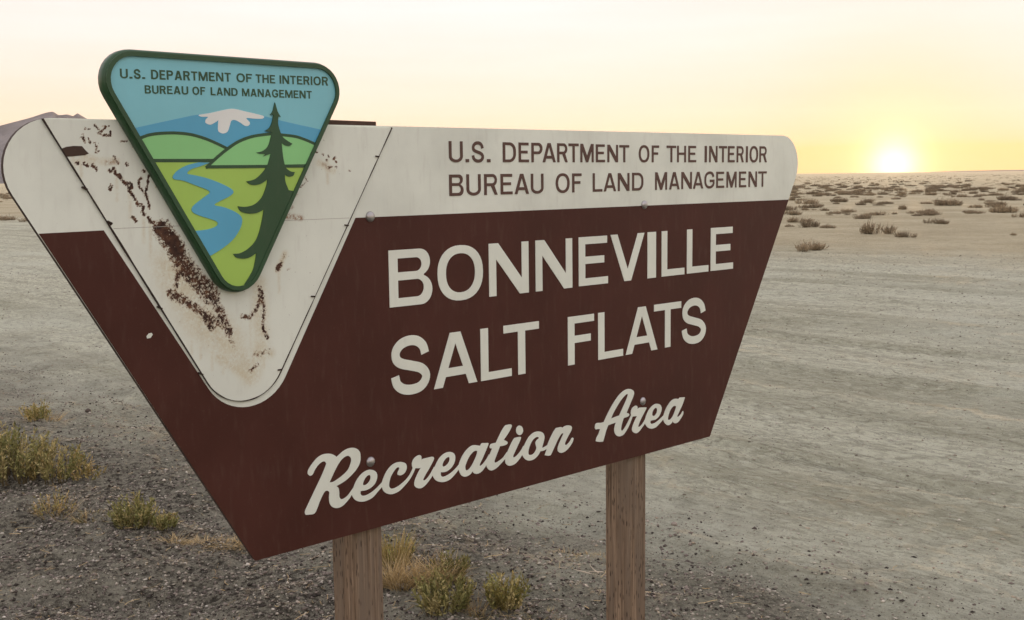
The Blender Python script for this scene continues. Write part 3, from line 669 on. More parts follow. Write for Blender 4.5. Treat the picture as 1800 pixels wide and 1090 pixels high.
# ---- script lettering, outlines (1 = sharp corner) in enlarged photo pixels
Z = {1: (530, 780, .11924), 2: (660, 780, .091743), 3: (790, 740, .10094), 4: (890, 730, .091743), 5: (1040, 670, .11003), 6: (1100, 680, .091743)}
SCRIPT = [
 (1, [(90, 425), (105, 375), (160, 290), (235, 205), (310, 160), (390, 147), (460, 158), (520, 195, 1), (555, 160), (620, 105), (690, 70), (760, 60), (820, 78), (860, 125), (870, 200), (860, 280), (815, 370), (740, 460), (640, 550), (515, 625, 1), (545, 655), (555, 710), (558, 780), (580, 815), (620, 810), (680, 765), (735, 690), (790, 610, 1), (790, 690, 1), (745, 745), (700, 815), (620, 905), (560, 940), (500, 948), (445, 925), (412, 870), (405, 790), (410, 720), (390, 695, 1), (350, 700), (310, 760), (270, 850), (240, 930), (205, 1010), (170, 1038), (110, 1045), (65, 1048), (50, 1020), (60, 970), (140, 800), (230, 610), (310, 440), (365, 300, 1), (350, 268), (310, 265), (250, 310), (200, 380), (165, 450), (130, 472), (100, 455)],
     [(412, 570, 1), (440, 510), (490, 400), (550, 290), (610, 215), (670, 180), (710, 190), (732, 230), (720, 300), (680, 390), (600, 470), (520, 530), (460, 565)]),
 (1, [(740, 740), (760, 660), (800, 560), (860, 470), (930, 410), (1000, 383), (1070, 395), (1110, 440), (1112, 510), (1080, 590), (1020, 650), (950, 685), (890, 695), (870, 702, 1), (870, 740), (895, 765), (950, 760), (1040, 710), (1120, 640), (1190, 565, 1), (1200, 620, 1), (1130, 700), (1050, 790), (960, 840), (880, 855), (810, 840), (765, 800)],
     [(905, 600), (920, 540), (960, 480), (1000, 462), (1018, 490), (1005, 545), (965, 595), (925, 612)]),
 (2, [(120, 760), (150, 660), (200, 550), (270, 450), (350, 385), (430, 355), (510, 352), (575, 380), (598, 440), (585, 510), (545, 570), (480, 605), (430, 595), (422, 560), (450, 490), (455, 465), (430, 450), (390, 475), (330, 560), (285, 650), (262, 750), (262, 820), (300, 860), (380, 845), (480, 780), (580, 690), (650, 600), (700, 500), (720, 440, 1), (765, 460, 1), (720, 570), (650, 690), (560, 800), (460, 900), (370, 950), (290, 968), (210, 950), (150, 900), (125, 830)],),
 (2, [(715, 470), (697, 390), (715, 320), (760, 260), (820, 222), (865, 225), (880, 260), (880, 310, 1), (910, 290), (990, 270), (1080, 250), (1115, 260), (1118, 300), (1080, 380), (1020, 490), (950, 610), (915, 690), (945, 700), (1000, 650), (1060, 560), (1125, 440, 1), (1150, 520, 1), (1100, 600), (1040, 690), (960, 790), (890, 845), (830, 855), (775, 835), (745, 790), (755, 700), (800, 590), (850, 490), (880, 455, 1), (830, 470), (770, 470), (740, 490)],),
 (2, [(1095, 590), (1115, 500), (1160, 390), (1220, 280), (1300, 200), (1380, 163), (1450, 160), (1505, 190), (1527, 250), (1515, 350), (1460, 450), (1380, 520), (1310, 545), (1250, 546, 1), (1250, 600), (1275, 630), (1330, 625), (1430, 570), (1520, 490), (1610, 385, 1), (1615, 465, 1), (1520, 590), (1430, 680), (1340, 725), (1260, 735), (1180, 715), (1125, 670)],
     [(1282, 415), (1300, 350), (1350, 280), (1400, 255), (1420, 285), (1405, 350), (1360, 410), (1310, 440)]),
 (3, [(158, 790), (190, 680), (240, 580), (310, 490), (380, 435), (440, 420), (500, 428), (535, 432, 1), (560, 390), (620, 385), (675, 385), (672, 420), (640, 500), (580, 640), (525, 760), (540, 780), (580, 750), (640, 670), (690, 580, 1), (690, 690, 1), (600, 830), (540, 895), (480, 920), (425, 910), (400, 875, 1), (370, 920), (320, 955), (260, 970), (205, 945), (170, 880)],
     [(282, 850), (275, 790), (300, 710), (350, 610), (410, 540), (455, 518), (482, 530), (475, 580), (440, 670), (390, 770), (340, 840), (300, 860)]),
 (3, [(645, 770), (660, 680), (700, 580), (745, 480, 1), (710, 475), (700, 450), (720, 405), (770, 388), (810, 378, 1), (850, 290), (910, 170), (965, 85), (1000, 70), (1060, 60), (1085, 80), (1070, 130), (1020, 220), (945, 330, 1), (985, 348), (1012, 370), (1000, 405), (940, 430), (880, 440, 1), (850, 520), (800, 650), (785, 710), (810, 725), (870, 690), (940, 630), (1000, 540, 1), (1000, 630, 1), (900, 740), (820, 820), (740, 862), (690, 850), (655, 810)],),
 (3, [(970, 690), (985, 600), (1030, 490), (1080, 380), (1125, 305), (1160, 290), (1225, 278), (1245, 290), (1230, 340), (1180, 450), (1130, 560), (1108, 615), (1125, 635), (1170, 605), (1240, 520), (1290, 430, 1), (1300, 540, 1), (1220, 660), (1150, 740), (1080, 775), (1020, 775), (980, 740)],),
 (3, [(1220 + 60 * math.cos(q * .5236), 163 + 82 * math.sin(q * .5236)) for q in range(12)],),
 (4, [(300, 730), (320, 640), (360, 540), (420, 430), (490, 355), (560, 318), (640, 312), (700, 340), (730, 400), (722, 480), (695, 580), (685, 625, 1), (720, 612), (790, 570, 1), (795, 630, 1), (720, 675), (650, 690, 1), (620, 750), (560, 820), (490, 860), (420, 868), (360, 840), (320, 790)],
     [(422, 720), (430, 650), (460, 560), (510, 470), (570, 420), (615, 420), (625, 440, 1), (580, 480), (558, 530), (570, 590), (575, 640), (550, 700), (510, 745), (460, 762), (430, 750)]),
 (4, [(735, 765, 1), (770, 660), (790, 560), (840, 440), (900, 320), (950, 245, 1), (1000, 235), (1050, 225), (1075, 240, 1), (1120, 208), (1180, 193), (1235, 205), (1255, 240), (1240, 300), (1190, 390), (1140, 490), (1122, 550), (1150, 570), (1210, 510), (1250, 440), (1275, 430), (1285, 455), (1260, 530), (1200, 620), (1120, 695), (1050, 720), (1000, 700), (980, 650), (1000, 570), (1050, 450), (1090, 355, 1), (1070, 345), (1030, 390), (980, 480), (930, 590), (880, 700), (850, 765, 1), (800, 775)],),
 (5, [(65, 960, 1), (75, 910), (110, 840), (135, 765, 1), (100, 765), (65, 770), (50, 745), (60, 690), (90, 668), (150, 665), (195, 652, 1), (230, 570), (290, 450), (360, 330), (430, 230), (510, 155), (580, 125), (640, 135), (675, 175), (665, 240), (620, 350), (555, 510, 1), (585, 515), (600, 540), (570, 570), (510, 590, 1), (480, 690), (468, 770), (490, 790), (530, 740), (580, 650), (632, 540, 1), (660, 545, 1), (610, 680), (560, 780), (500, 860), (430, 882), (380, 850), (360, 790), (370, 710), (390, 660, 1), (330, 680), (262, 705, 1), (230, 790), (200, 900), (180, 965, 1), (120, 970)],
     [(308, 600, 1), (340, 520), (400, 410), (470, 300), (540, 220), (575, 208), (570, 250), (530, 350), (480, 460), (440, 550, 1), (380, 570)]),
 (6, [(110, 560), (95, 500), (110, 430), (145, 385), (190, 360), (215, 370), (225, 395), (220, 430, 1), (260, 400), (330, 395), (390, 395), (390, 420), (340, 520), (280, 640), (240, 750), (260, 765), (310, 720), (360, 640), (400, 570, 1), (400, 650, 1), (320, 770), (260, 850), (210, 887), (160, 880), (122, 840), (125, 770), (170, 650), (215, 560, 1), (170, 565), (130, 570)],),
 (6, [(365, 680), (375, 600), (420, 480), (480, 390), (550, 335), (610, 325), (660, 345), (685, 400), (675, 480), (630, 570), (570, 625), (510, 640), (475, 650, 1), (470, 690), (500, 710), (560, 690), (640, 630), (730, 540, 1), (735, 600, 1), (660, 690), (580, 770), (510, 800), (450, 795), (400, 760), (375, 720)],
     [(505, 530), (515, 470), (550, 415), (585, 405), (600, 440), (590, 500), (555, 550), (520, 558)]),
 (6, [(715, 600), (740, 490), (790, 380), (850, 290), (910, 240), (970, 228), (1010, 235, 1), (1030, 208), (1080, 203), (1125, 200), (1120, 235), (1080, 350), (1020, 480), (985, 560), (1005, 572), (1050, 530), (1090, 465), (1100, 480), (1095, 530), (1050, 610), (1000, 675), (950, 698), (915, 685), (900, 655, 1), (870, 700), (820, 735), (770, 720), (730, 670)],
     [(805, 620), (815, 550), (850, 450), (900, 380), (945, 365), (962, 385), (945, 450), (900, 560), (850, 625), (820, 632)]),
]
for i, row in enumerate(SCRIPT):
    ox, oy, f_ = Z[row[0]]
    loops = [[sp(ox + p[0] * f_, oy + p[1] * f_, .0016) for p in cat(l, True, 5)] for l in row[1:]]
    flat('script_letter', loops, -0.0006, -0.0020 - 0.0002 * (i % 3), M['letter_white'], sign)

# ---- triangular emblem
EO = 0.024                                         # its face stands this far in front of the board
EX, EZT = -0.8635, 1.8435                           # axis and top of the inner field
def tri(inset, r):
    """Rounded triangle, 'inset' metres inside (negative: outside) the inner field."""
    tz = EZT - inset; half = 0.2972 - inset * 1.732; apz = EZT - 0.2972 / 0.577 + inset * 2
    return fillet([(EX - half, tz), (EX, apz), (EX + half, tz)], [max(.01, r - inset)] * 3, 10)
BW = 0.0138
prof = [(0.0, -BW + .001), (-0.002, -BW), (-EO + .0075, -BW), (-EO + .003, -BW + .0015), (-EO, -BW + .005)]
rings = [tri(i_, .048) for _, i_ in prof]; nn = len(rings[0])
V = [(p[0], y_, p[1]) for (y_, _), rg in zip(prof, rings) for p in rg]; Fc = []
for k_ in range(len(prof) - 1):
    for i in range(nn):
        j = (i + 1) % nn; Fc.append((k_ * nn + i, (k_ + 1) * nn + i, (k_ + 1) * nn + j, k_ * nn + j))
Fc.append(tuple((len(prof) - 1) * nn + i for i in range(nn)))
emblem = mesh_obj('emblem', V, Fc, M['em_dark'], sign)
bm = bmesh.new(); bm.from_mesh(emblem.data); bmesh.ops.recalc_face_normals(bm, faces=bm.faces[:])
for f in bm.faces: f.smooth = len(f.verts) == 4
bm.to_mesh(emblem.data); bm.free()
fld = tri(0.0, .048)
def clip_poly(poly, clipper):
    """Sutherland-Hodgman against the convex inner field."""
    cl = clipper if area(clipper) > 0 else clipper[::-1]; out = list(poly)
    for i in range(len(cl)):
        a_, b_ = cl[i], cl[(i + 1) % len(cl)]
        if math.hypot(b_[0] - a_[0], b_[1] - a_[1]) < 1e-7: continue
        ins = lambda p: (b_[0] - a_[0]) * (p[1] - a_[1]) - (b_[1] - a_[1]) * (p[0] - a_[0]) >= -1e-9
        src, out = out, []
        for k_ in range(len(src)):
            p, q = src[k_], src[(k_ + 1) % len(src)]; pi, qi = ins(p), ins(q)
            if pi: out.append(p)
            if pi != qi:
                d1 = (b_[0] - a_[0]) * (p[1] - a_[1]) - (b_[1] - a_[1]) * (p[0] - a_[0]); d2 = (b_[0] - a_[0]) * (q[1] - a_[1]) - (b_[1] - a_[1]) * (q[0] - a_[0])
                s = d1 / (d1 - d2); out.append((p[0] + (q[0] - p[0]) * s, p[1] + (q[1] - p[1]) * s))
        if not out: return []
    return out
def z8(l, sm=True, cl=True): return [sp(220 + p[0] * .26612, 170 + p[1] * .26612, EO) for p in (cat(l, cl, 6) if sm else l)]
def z7(l, sm=True, cl=True): return [sp(400 + p[0] * .31201, 170 + p[1] * .31201, EO) for p in (cat(l, cl, 6) if sm else l)]
lay = [0]
def em(name, poly, mat, clip=True):
    lay[0] += 1
    p = clip_poly(poly, fld) if clip else poly
    return flat(name, [p], -EO + 0.001, -EO - 0.0003 * lay[0], mat, emblem)
em('sky_field', fld, M['em_sky'], False)
em('mountain', z8([(-40, 232), (80, 203), (240, 168), (440, 125), (560, 108), (700, 90), (800, 105)], False) + z7([(200, 108), (300, 135), (400, 158), (500, 180), (640, 212), (640, 420)], False) + z8([(-40, 420)], False), M['em_mountain'])
em('snow_cap', z8([(488, 120), (560, 108), (640, 90), (710, 80), (790, 97), (880, 118), (915, 130), (905, 145), (850, 145), (800, 142), (822, 170), (815, 190), (790, 192), (760, 172), (725, 155), (700, 160), (690, 190), (675, 230), (645, 243), (615, 228), (612, 190), (615, 155, 1), (590, 172), (560, 185), (530, 172), (532, 150), (545, 134), (500, 132)]), M['em_snow'])
hl = [(40, 300), (95, 275), (160, 252), (240, 242), (330, 240), (430, 250), (520, 275), (600, 308), (690, 352)]
em('hill', z8(cat(hl, False, 6) + [(690, 425), (40, 425)], False), M['em_hill'])
hr8 = [(530, 470), (600, 405), (660, 355), (740, 300), (830, 265), (920, 250), (977, 245)]
hr7 = [(300, 215), (380, 225), (440, 245), (485, 265), (560, 300)]
hr = [(220 + p[0] * .26612, 170 + p[1] * .26612) for p in cat(hr8, False, 6)] + [(400 + p[0] * .31201, 170 + p[1] * .31201) for p in cat(hr7, False, 6)]
hrs = [sp(*p, EO) for p in hr]
em('hill_line', clip_poly(ribbon([sp(220 + p[0] * .26612, 170 + p[1] * .26612, EO) for p in cat(hl, False, 6)], 0.0062), fld), M['em_dark'], False)
em('meadow', z8([(-40, 423), (640, 423), (1500, 462), (1500, 1700), (-40, 1700)], False), M['em_meadow'])
em('field_line', z8([(120, 411), (640, 411), (640, 434), (120, 434)], False), M['em_dark'])
em('hill', hrs + [sp(400 + 560 * .31201, 170 + 392 * .31201, EO), sp(220 + 530 * .26612, 170 + 470 * .26612, EO)], M['em_hill'])
em('hill_line', clip_poly(ribbon(hrs, 0.0062), fld), M['em_dark'], False)
em('field_line', [sp(220 + p[0] * .26612, 170 + p[1] * .26612, EO) for p in ((528, 474), (545, 453), (977, 450))] + z7([(560, 378), (560, 398)], False) + z8([(977, 470)], False), M['em_dark'])
em('river', z8([(480, 434, 1), (400, 455), (340, 490), (312, 525), (320, 545), (380, 555), (460, 585), (530, 612), (555, 632), (530, 655), (470, 700), (437, 735), (445, 765), (500, 790), (580, 815), (608, 835), (590, 860), (520, 880), (400, 890, 1), (500, 1080, 1), (560, 1050, 1), (640, 1000), (710, 940), (755, 870), (768, 815), (750, 780), (700, 750), (640, 728), (585, 715), (620, 690), (680, 660), (710, 632), (690, 605), (620, 570), (540, 540), (460, 520), (405, 508), (430, 480), (490, 460), (555, 436, 1)]), M['em_mountain'])
tree_p = z7([(263, 33, 1), (272, 65), (278, 85), (295, 115, 1), (283, 112), (280, 150), (290, 190), (305, 225), (335, 250), (360, 265, 1), (345, 278), (320, 275), (300, 262, 1), (305, 310), (312, 360), (325, 400), (350, 420), (374, 425, 1), (365, 445), (340, 450), (318, 440, 1), (322, 480), (340, 527, 1), (420, 540, 1), (240, 930, 1), (140, 1070, 1), (90, 1058, 1), (135, 985), (150, 930), (158, 880, 1), (120, 905), (80, 912), (45, 905), (28, 885, 1), (70, 880), (120, 850), (160, 800), (185, 720), (200, 635, 1), (160, 655), (110, 658), (70, 645), (53, 617, 1), (100, 620), (150, 605), (190, 565), (215, 500), (220, 465, 1), (185, 490), (145, 498), (120, 492), (102, 477, 1), (150, 465), (190, 430), (220, 385), (238, 322, 1), (215, 330), (195, 337, 1), (205, 325), (175, 322), (157, 315, 1), (195, 305), (225, 275), (245, 200, 1), (225, 197), (207, 193, 1), (230, 178), (245, 150), (255, 105, 1), (247, 100), (237, 103, 1), (250, 85), (257, 60)])
tree_clip = clip_poly(tree_p, tri(-0.004, .048))
em('pine_tree', tree_clip, M['em_dark'], False)
# raised border ring, just above everything inside
ring_o, ring_i = tri(-BW + .005, .048), tri(0.0, .048)
flat('border', [ring_o, ring_i], -EO + .0005, -EO - 0.0052, M['em_dark'], emblem)
# emblem lettering (word extents in enlarged photo pixels)
WID = {'I': .26, '.': .40, 'M': 1.35, 'O': 1.2, 'A': 1.12, 'N': 1.1, 'U': 1.05, 'H': 1.05, 'D': 1.08, 'G': 1.12, 'L': .82, 'F': .85, 'E': .88, 'T': .92, 'S': .92}
def words(ws, caps, base):
    seq = []
    for w, a_, b_ in ws:
        tot = sum(WID.get(c_, 1) for c_ in w); gap = .20; u_ = (b_ - a_) / (tot + gap * (len(w) - 1)); x = a_
        for c_ in w:
            ww = WID.get(c_, 1) * u_; seq.append((c_, 150 + x * .4405, 150 + (x + ww) * .4405)); x += ww + gap * u_
    tb = lambda tab: [(150 + p[0] * .4405, 60 + p[1] * .4405) for p in tab]
    letters(seq, tb(caps), tb(base), .205, M['em_dark'], emblem, EO + .0003, .17)
words([('U.S.', 138, 238), ('DEPARTMENT', 262, 580), ('OF', 603, 665), ('THE', 680, 757), ('INTERIOR', 775, 968)],
      [(140, 138), (262, 142), (580, 155), (757, 164), (972, 171)], [(140, 176), (262, 180), (580, 190), (757, 197), (972, 206)])
words([('BUREAU', 237, 410), ('OF', 427, 478), ('LAND', 500, 607), ('MANAGEMENT', 625, 903)],
      [(237, 204), (410, 209), (607, 216), (903, 227)], [(237, 237), (410, 241), (607, 247), (903, 258)])

# ------------------------------------------------------------------ plants
t = NT('plant_foliage'); at = t.node('ShaderNodeAttribute', attribute_name='Col')
oi = t.node('ShaderNodeObjectInfo'); M['plant'] = t.done(t.mix(1.0, at.outputs['Color'], t.ramp(oi.outputs['Random'], [(0.0, (0.72, 0.70, 0.66)), (1.0, (1.15, 1.12, 1.05))]), 'MULTIPLY'), 0.75, spec=0.2)
t.b.inputs['Subsurface Weight'].default_value = 0.0
def blades(n, base_r, height, spread, w, cols, rng, segs=3, droop=0.15, hvar=.5, twig=.0, lean=(0, 0)):
    """n curved blades/stems from a clump; returns V, tris, colours (unit metres)."""
    V, Fc, Cc = [], [], []
    for i in range(n):
        a = rng.random() * 2 * math.pi; r = base_r * math.sqrt(rng.random()); bx, by = r * math.cos(a), r * math.sin(a)
        od = a + (rng.random() - .5) * 1.6; tilt = spread * (0.25 + .75 * rng.random()) * (r / (base_r + 1e-6) * .6 + .4)
        L_ = height * (1 - hvar * rng.random()); dx, dy = math.cos(od) * tilt + lean[0], math.sin(od) * tilt + lean[1]
        col = np.array(cols[rng.integers(len(cols))]) * (0.7 + .6 * rng.random()); side = np.array([-math.sin(od + rng.random() * 3), math.cos(od + rng.random() * 3), 0])
        side /= np.linalg.norm(side) + 1e-9; b0 = len(V)
        for k_ in range(segs + 1):
            s = k_ / segs; p = np.array([bx + dx * L_ * s * (1 + droop * s), by + dy * L_ * s * (1 + droop * s), L_ * (s - droop * tilt * s * s)])
            ww = w * (1 - s) * .5 + w * .06
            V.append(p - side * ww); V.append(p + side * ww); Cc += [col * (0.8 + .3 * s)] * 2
        for k_ in range(segs):
            q = b0 + 2 * k_; Fc.append((q, q + 1, q + 3)); Fc.append((q, q + 3, q + 2))
    return V, Fc, Cc
def sprigs(nst, base_r, height, spread, leafs, lw, ll, cols, stemc, rng, hvar=.45, lean=(0, 0)):
    """Bushy stems carrying small leaves."""
    V, Fc, Cc = [], [], []
    for i in range(nst):
        a = rng.random() * 2 * math.pi; r = base_r * math.sqrt(rng.random()); bx, by = r * math.cos(a), r * math.sin(a)
        od = a + (rng.random() - .5) * 1.4; tilt = spread * (0.15 + .85 * rng.random()) * (.35 + .65 * r / (base_r + 1e-6))
        L_ = height * (1 - hvar * rng.random()) * (1.1 - .35 * r / (base_r + 1e-6)); D = np.array([math.cos(od) * tilt + lean[0], math.sin(od) * tilt + lean[1], 1.0]); D /= np.linalg.norm(D)
        col = np.array(cols[rng.integers(len(cols))]); b0 = len(V); sd = np.array([-D[1], D[0], 0.0]); sd /= np.linalg.norm(sd) + 1e-9
        p0 = np.array([bx, by, 0.0]); wv_ = height * .012
        V += [p0 - sd * wv_, p0 + sd * wv_, p0 + D * L_]; Cc += [np.array(stemc)] * 3; Fc.append((b0, b0 + 1, b0 + 2))
        for k_ in range(leafs):
            s = 0.18 + .82 * (k_ + rng.random()) / leafs; p = p0 + D * L_ * s
            ld = D * .9 + (rng.random(3) - .5) * 1.9; ld[2] += .25; ld /= np.linalg.norm(ld); ls = np.cross(ld, rng.random(3) - .5); ls /= np.linalg.norm(ls) + 1e-9
            l_ = ll * (.5 + .8 * rng.random()); b1 = len(V); cc = col * (0.65 + .7 * rng.random())
            V += [p, p + ld * l_ * .5 + ls * lw, p + ld * l_, p + ld * l_ * .5 - ls * lw]; Cc += [cc] * 4
            Fc.append((b1, b1 + 1, b1 + 2)); Fc.append((b1, b1 + 2, b1 + 3))
    return V, Fc, Cc
def join(*parts):
    V, Fc, Cc = [], [], []
    for v, f, c_ in parts:
        o = len(V); V += list(v); Fc += [(a + o, b + o, d + o) for a, b, d in f]; Cc += list(c_)
    return V, Fc, Cc
def off(p, dx, dy): return ([np.array(v) + np.array([dx, dy, 0]) for v in p[0]], p[1], p[2])
def plant(name, data, px, py, label, cat_='shrub', group=None, rz=0.0, loc=None):
    me = np_mesh(name, data[0], data[1], M['plant'], False, np.clip(np.array(data[2]), 0.004, .9))
    o = link(bpy.data.objects.new(name, me)); g = gr(px, py) if loc is None else loc
    o.location = (g[0], g[1], gz(g[0], g[1]) - 0.01); o.rotation_euler = (0, 0, rz)
    tag(o, label, cat_, group); return o
GREEN = [(.27, .275, .11), (.33, .32, .135), (.21, .225, .085), (.42, .375, .18)]
YEL = [(.40, .33, .14), (.35, .30, .12), (.46, .37, .18), (.28, .27, .10)]
STRAW = [(.52, .41, .21), (.60, .49, .28), (.46, .35, .17), (.40, .33, .18)]
STEM = (.16, .13, .07)
r_ = RNG
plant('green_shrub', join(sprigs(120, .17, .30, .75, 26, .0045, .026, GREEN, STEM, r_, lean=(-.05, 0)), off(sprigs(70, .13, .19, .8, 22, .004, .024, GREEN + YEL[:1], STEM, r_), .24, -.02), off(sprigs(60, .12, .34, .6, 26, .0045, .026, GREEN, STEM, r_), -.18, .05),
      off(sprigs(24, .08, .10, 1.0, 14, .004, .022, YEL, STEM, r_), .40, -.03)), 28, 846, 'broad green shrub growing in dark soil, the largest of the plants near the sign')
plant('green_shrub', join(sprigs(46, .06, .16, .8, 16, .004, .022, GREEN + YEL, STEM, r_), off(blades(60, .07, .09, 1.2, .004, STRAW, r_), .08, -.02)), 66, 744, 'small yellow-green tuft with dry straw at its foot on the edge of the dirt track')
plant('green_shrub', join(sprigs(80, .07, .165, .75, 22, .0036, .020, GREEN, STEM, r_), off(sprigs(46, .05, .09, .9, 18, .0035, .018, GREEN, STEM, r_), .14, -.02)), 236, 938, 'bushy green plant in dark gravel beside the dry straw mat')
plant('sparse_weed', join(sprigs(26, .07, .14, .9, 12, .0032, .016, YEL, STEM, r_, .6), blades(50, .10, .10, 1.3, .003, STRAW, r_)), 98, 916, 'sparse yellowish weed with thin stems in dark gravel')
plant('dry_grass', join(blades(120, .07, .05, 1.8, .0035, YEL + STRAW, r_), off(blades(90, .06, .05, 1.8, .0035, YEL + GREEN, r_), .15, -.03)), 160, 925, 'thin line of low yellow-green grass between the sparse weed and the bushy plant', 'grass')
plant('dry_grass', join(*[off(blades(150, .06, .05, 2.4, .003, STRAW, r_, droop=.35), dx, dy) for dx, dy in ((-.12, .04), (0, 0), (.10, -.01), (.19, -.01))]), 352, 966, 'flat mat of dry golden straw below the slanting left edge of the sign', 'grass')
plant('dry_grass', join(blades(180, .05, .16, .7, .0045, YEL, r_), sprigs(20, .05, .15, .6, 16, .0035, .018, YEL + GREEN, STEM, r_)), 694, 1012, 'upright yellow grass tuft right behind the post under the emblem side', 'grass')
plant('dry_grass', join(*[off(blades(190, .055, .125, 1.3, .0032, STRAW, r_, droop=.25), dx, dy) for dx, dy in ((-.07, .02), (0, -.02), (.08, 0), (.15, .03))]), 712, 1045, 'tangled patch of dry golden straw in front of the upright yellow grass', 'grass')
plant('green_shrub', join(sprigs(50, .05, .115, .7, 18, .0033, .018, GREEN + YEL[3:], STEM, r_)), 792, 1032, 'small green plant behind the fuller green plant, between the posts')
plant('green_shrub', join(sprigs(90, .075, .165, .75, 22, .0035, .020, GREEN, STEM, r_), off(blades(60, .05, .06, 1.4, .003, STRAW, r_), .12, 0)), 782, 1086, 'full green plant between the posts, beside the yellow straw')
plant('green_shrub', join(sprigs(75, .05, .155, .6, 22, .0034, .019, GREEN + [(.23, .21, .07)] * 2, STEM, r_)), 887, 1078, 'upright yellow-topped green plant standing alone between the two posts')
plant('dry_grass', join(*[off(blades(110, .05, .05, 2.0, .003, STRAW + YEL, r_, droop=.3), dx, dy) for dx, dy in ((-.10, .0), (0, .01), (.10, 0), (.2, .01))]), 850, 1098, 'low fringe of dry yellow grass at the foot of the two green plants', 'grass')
plant('dry_grass', join(*[off(blades(70, .06, .03, 2.6, .003, STRAW, r_, droop=.4), dx, dy) for dx, dy in ((-.09, .03), (0, 0), (.08, -.02))]), 1030, 982, 'thin scatter of pale straw beside the right-hand post', 'grass')

# a dead twig on the gravel
def twig(px, py, label):
    V, Fc, Cc = [], [], []
    for (ln, a0, cu, sx0) in ((.15, 2.5, .5, 0), (.10, 2.1, -.5, .03), (.06, 3.0, .3, .05)):
        pts = []; p = np.array([sx0, sx0 * .4, .012]); a_ = a0
        for k_ in range(8): pts.append(p.copy()); p = p + np.array([math.cos(a_), math.sin(a_), .06]) * ln / 7; a_ += cu / 7
        b0 = len(V)
        for k_, p in enumerate(pts):
            r2 = .0022 * (1 - .09 * k_); V += [p + np.array([0, 0, r2]), p + np.array([r2, r2, -r2]), p + np.array([-r2, -r2, -r2])]; Cc += [np.array((.55, .50, .40))] * 3
        for k_ in range(7):
            for j in range(3):
                q0, q1 = b0 + 3 * k_ + j, b0 + 3 * k_ + (j + 1) % 3; Fc += [(q0, q1, q1 + 3), (q0, q1 + 3, q0 + 3)]
    plant('dead_twig', (V, Fc, Cc), px, py, label, 'twig')
twig(1040, 1014, 'pale dead forked twig lying on dark gravel between the posts')
# scrub on the plain beyond the track
DUST = [(.31, .265, .185), (.37, .315, .22), (.25, .215, .145), (.42, .35, .245)]
variants = []
for v in range(6):
    rr = np.random.default_rng(50 + v); parts = []
    for c_ in range(6 + v % 4):
        a_, q_ = rr.random() * 6.28, .72 * math.sqrt(rr.random())
        parts.append(off(sprigs(30, .15, .30 + .46 * rr.random() * (1.15 - q_), 1.15, 18, .011, .055, DUST, (.10, .08, .055), rr), q_ * math.cos(a_), q_ * .8 * math.sin(a_)))
    parts.append(blades(26, .5, .55, .9, .012, [(.13, .105, .07)], rr))
    d = join(*parts); me = np_mesh('desert_shrub', d[0], d[1], M['plant'], False, np.clip(np.array(d[2]), .004, .9)); variants.append(me)
def far_shrub(v, x, y, w, h, label, group):
    o = link(bpy.data.objects.new('desert_shrub', variants[v % 6])); o.location = (x, y, gz(x, y) - .02)
    o.scale = (w / 1.5, w / 1.5 * (.8 + .4 * random.random()), h / .66); o.rotation_euler = (0, 0, random.random() * 6.28); tag(o, label, 'shrub', group); return o
TR = [(1423, 439, 71, 19, 'lone ragged shrub closest to the dirt track, with a low tail at one side'),
      (1541, 411, 58, 24, 'tallest rounded shrub at the edge of the bare dirt'),
      (1593, 417, 32, 12, 'low dark shrub right beside the tallest rounded shrub'),
      (1418, 399, 42, 17, 'upright clumpy shrub behind the ragged shrub closest to the track'),
      (1459, 400, 29, 8, 'flat low shrub trailing beside the upright clumpy shrub'),
      (1522, 384, 41, 11, 'wide low shrub standing behind the tallest rounded shrub'),
      (1649, 393, 42, 11, 'wide flat shrub alone on bare sand beyond the low dark shrub'),
      (1780, 413, 15, 6, 'tiny isolated tuft on the bare dirt'),
      (1796, 382, 24, 9, 'dark compact shrub beyond the tiny isolated tuft'),
      (1386, 398, 18, 6, 'small flat shrub half hidden behind the sign edge'),
      (1585, 368, 15, 10, 'small pointed shrub in front of the scrub belt'),
      (1668, 361, 40, 14, 'broad bushy clump at the front of the scrub belt')]
used = []
for i, (px, py, pw, ph, lab) in enumerate(TR):
    g = gr(px, py); dd = math.hypot(*g); far_shrub(i * 5 + 1, g[0], g[1], pw / F * dd * 1.04, ph / F * dd * 1.35, lab, 'shrubs at the edge of the bare dirt'); used.append(g)
rs = np.random.default_rng(77); cand = []
for (px, py, pw) in ((1717, 365, 22), (1752, 361, 30), (1626, 358, 24), (1522, 356, 24), (1473, 355, 28), (1400, 352, 24), (1440, 345, 20), (1560, 358, 26), (1780, 352, 24)):
    g = gr(px, py); cand.append((g[0], g[1], pw / F * math.hypot(*g)))
while len(cand) < 6500:
    az = rad(-33 + 66 * rs.random()); d = 34 * (620 / 34) ** (rs.random() ** .62); x, y = d * math.sin(az), d * math.cos(az)
    if (x + y) * .7071 < (25 if x > 0 else 16) + 8 * rs.random() and d < 60: continue
    if fbm(np.array([x * .03]), np.array([y * .03]), 3, 71)[0] + .25 * rs.random() < .50: continue
    if d < 75 and rs.random() < .45: continue
    if any((x - g[0]) ** 2 + (y - g[1]) ** 2 < 9 for g in used): continue
    cand.append((x, y, (.32 + .75 * rs.random() ** 1.6)))
def in_view(x, y):
    az = math.degrees(math.atan2(x, y)); return 13.3 < az < 24.6 or -24.6 < az < -21.8
cand.sort(key=lambda c_: math.hypot(c_[0], c_[1]) / c_[2])
vis = [c_ for c_ in cand if in_view(c_[0], c_[1])]
near_vis = vis[:280]; rest = vis[280:] + [c_ for c_ in cand if not in_view(c_[0], c_[1])]
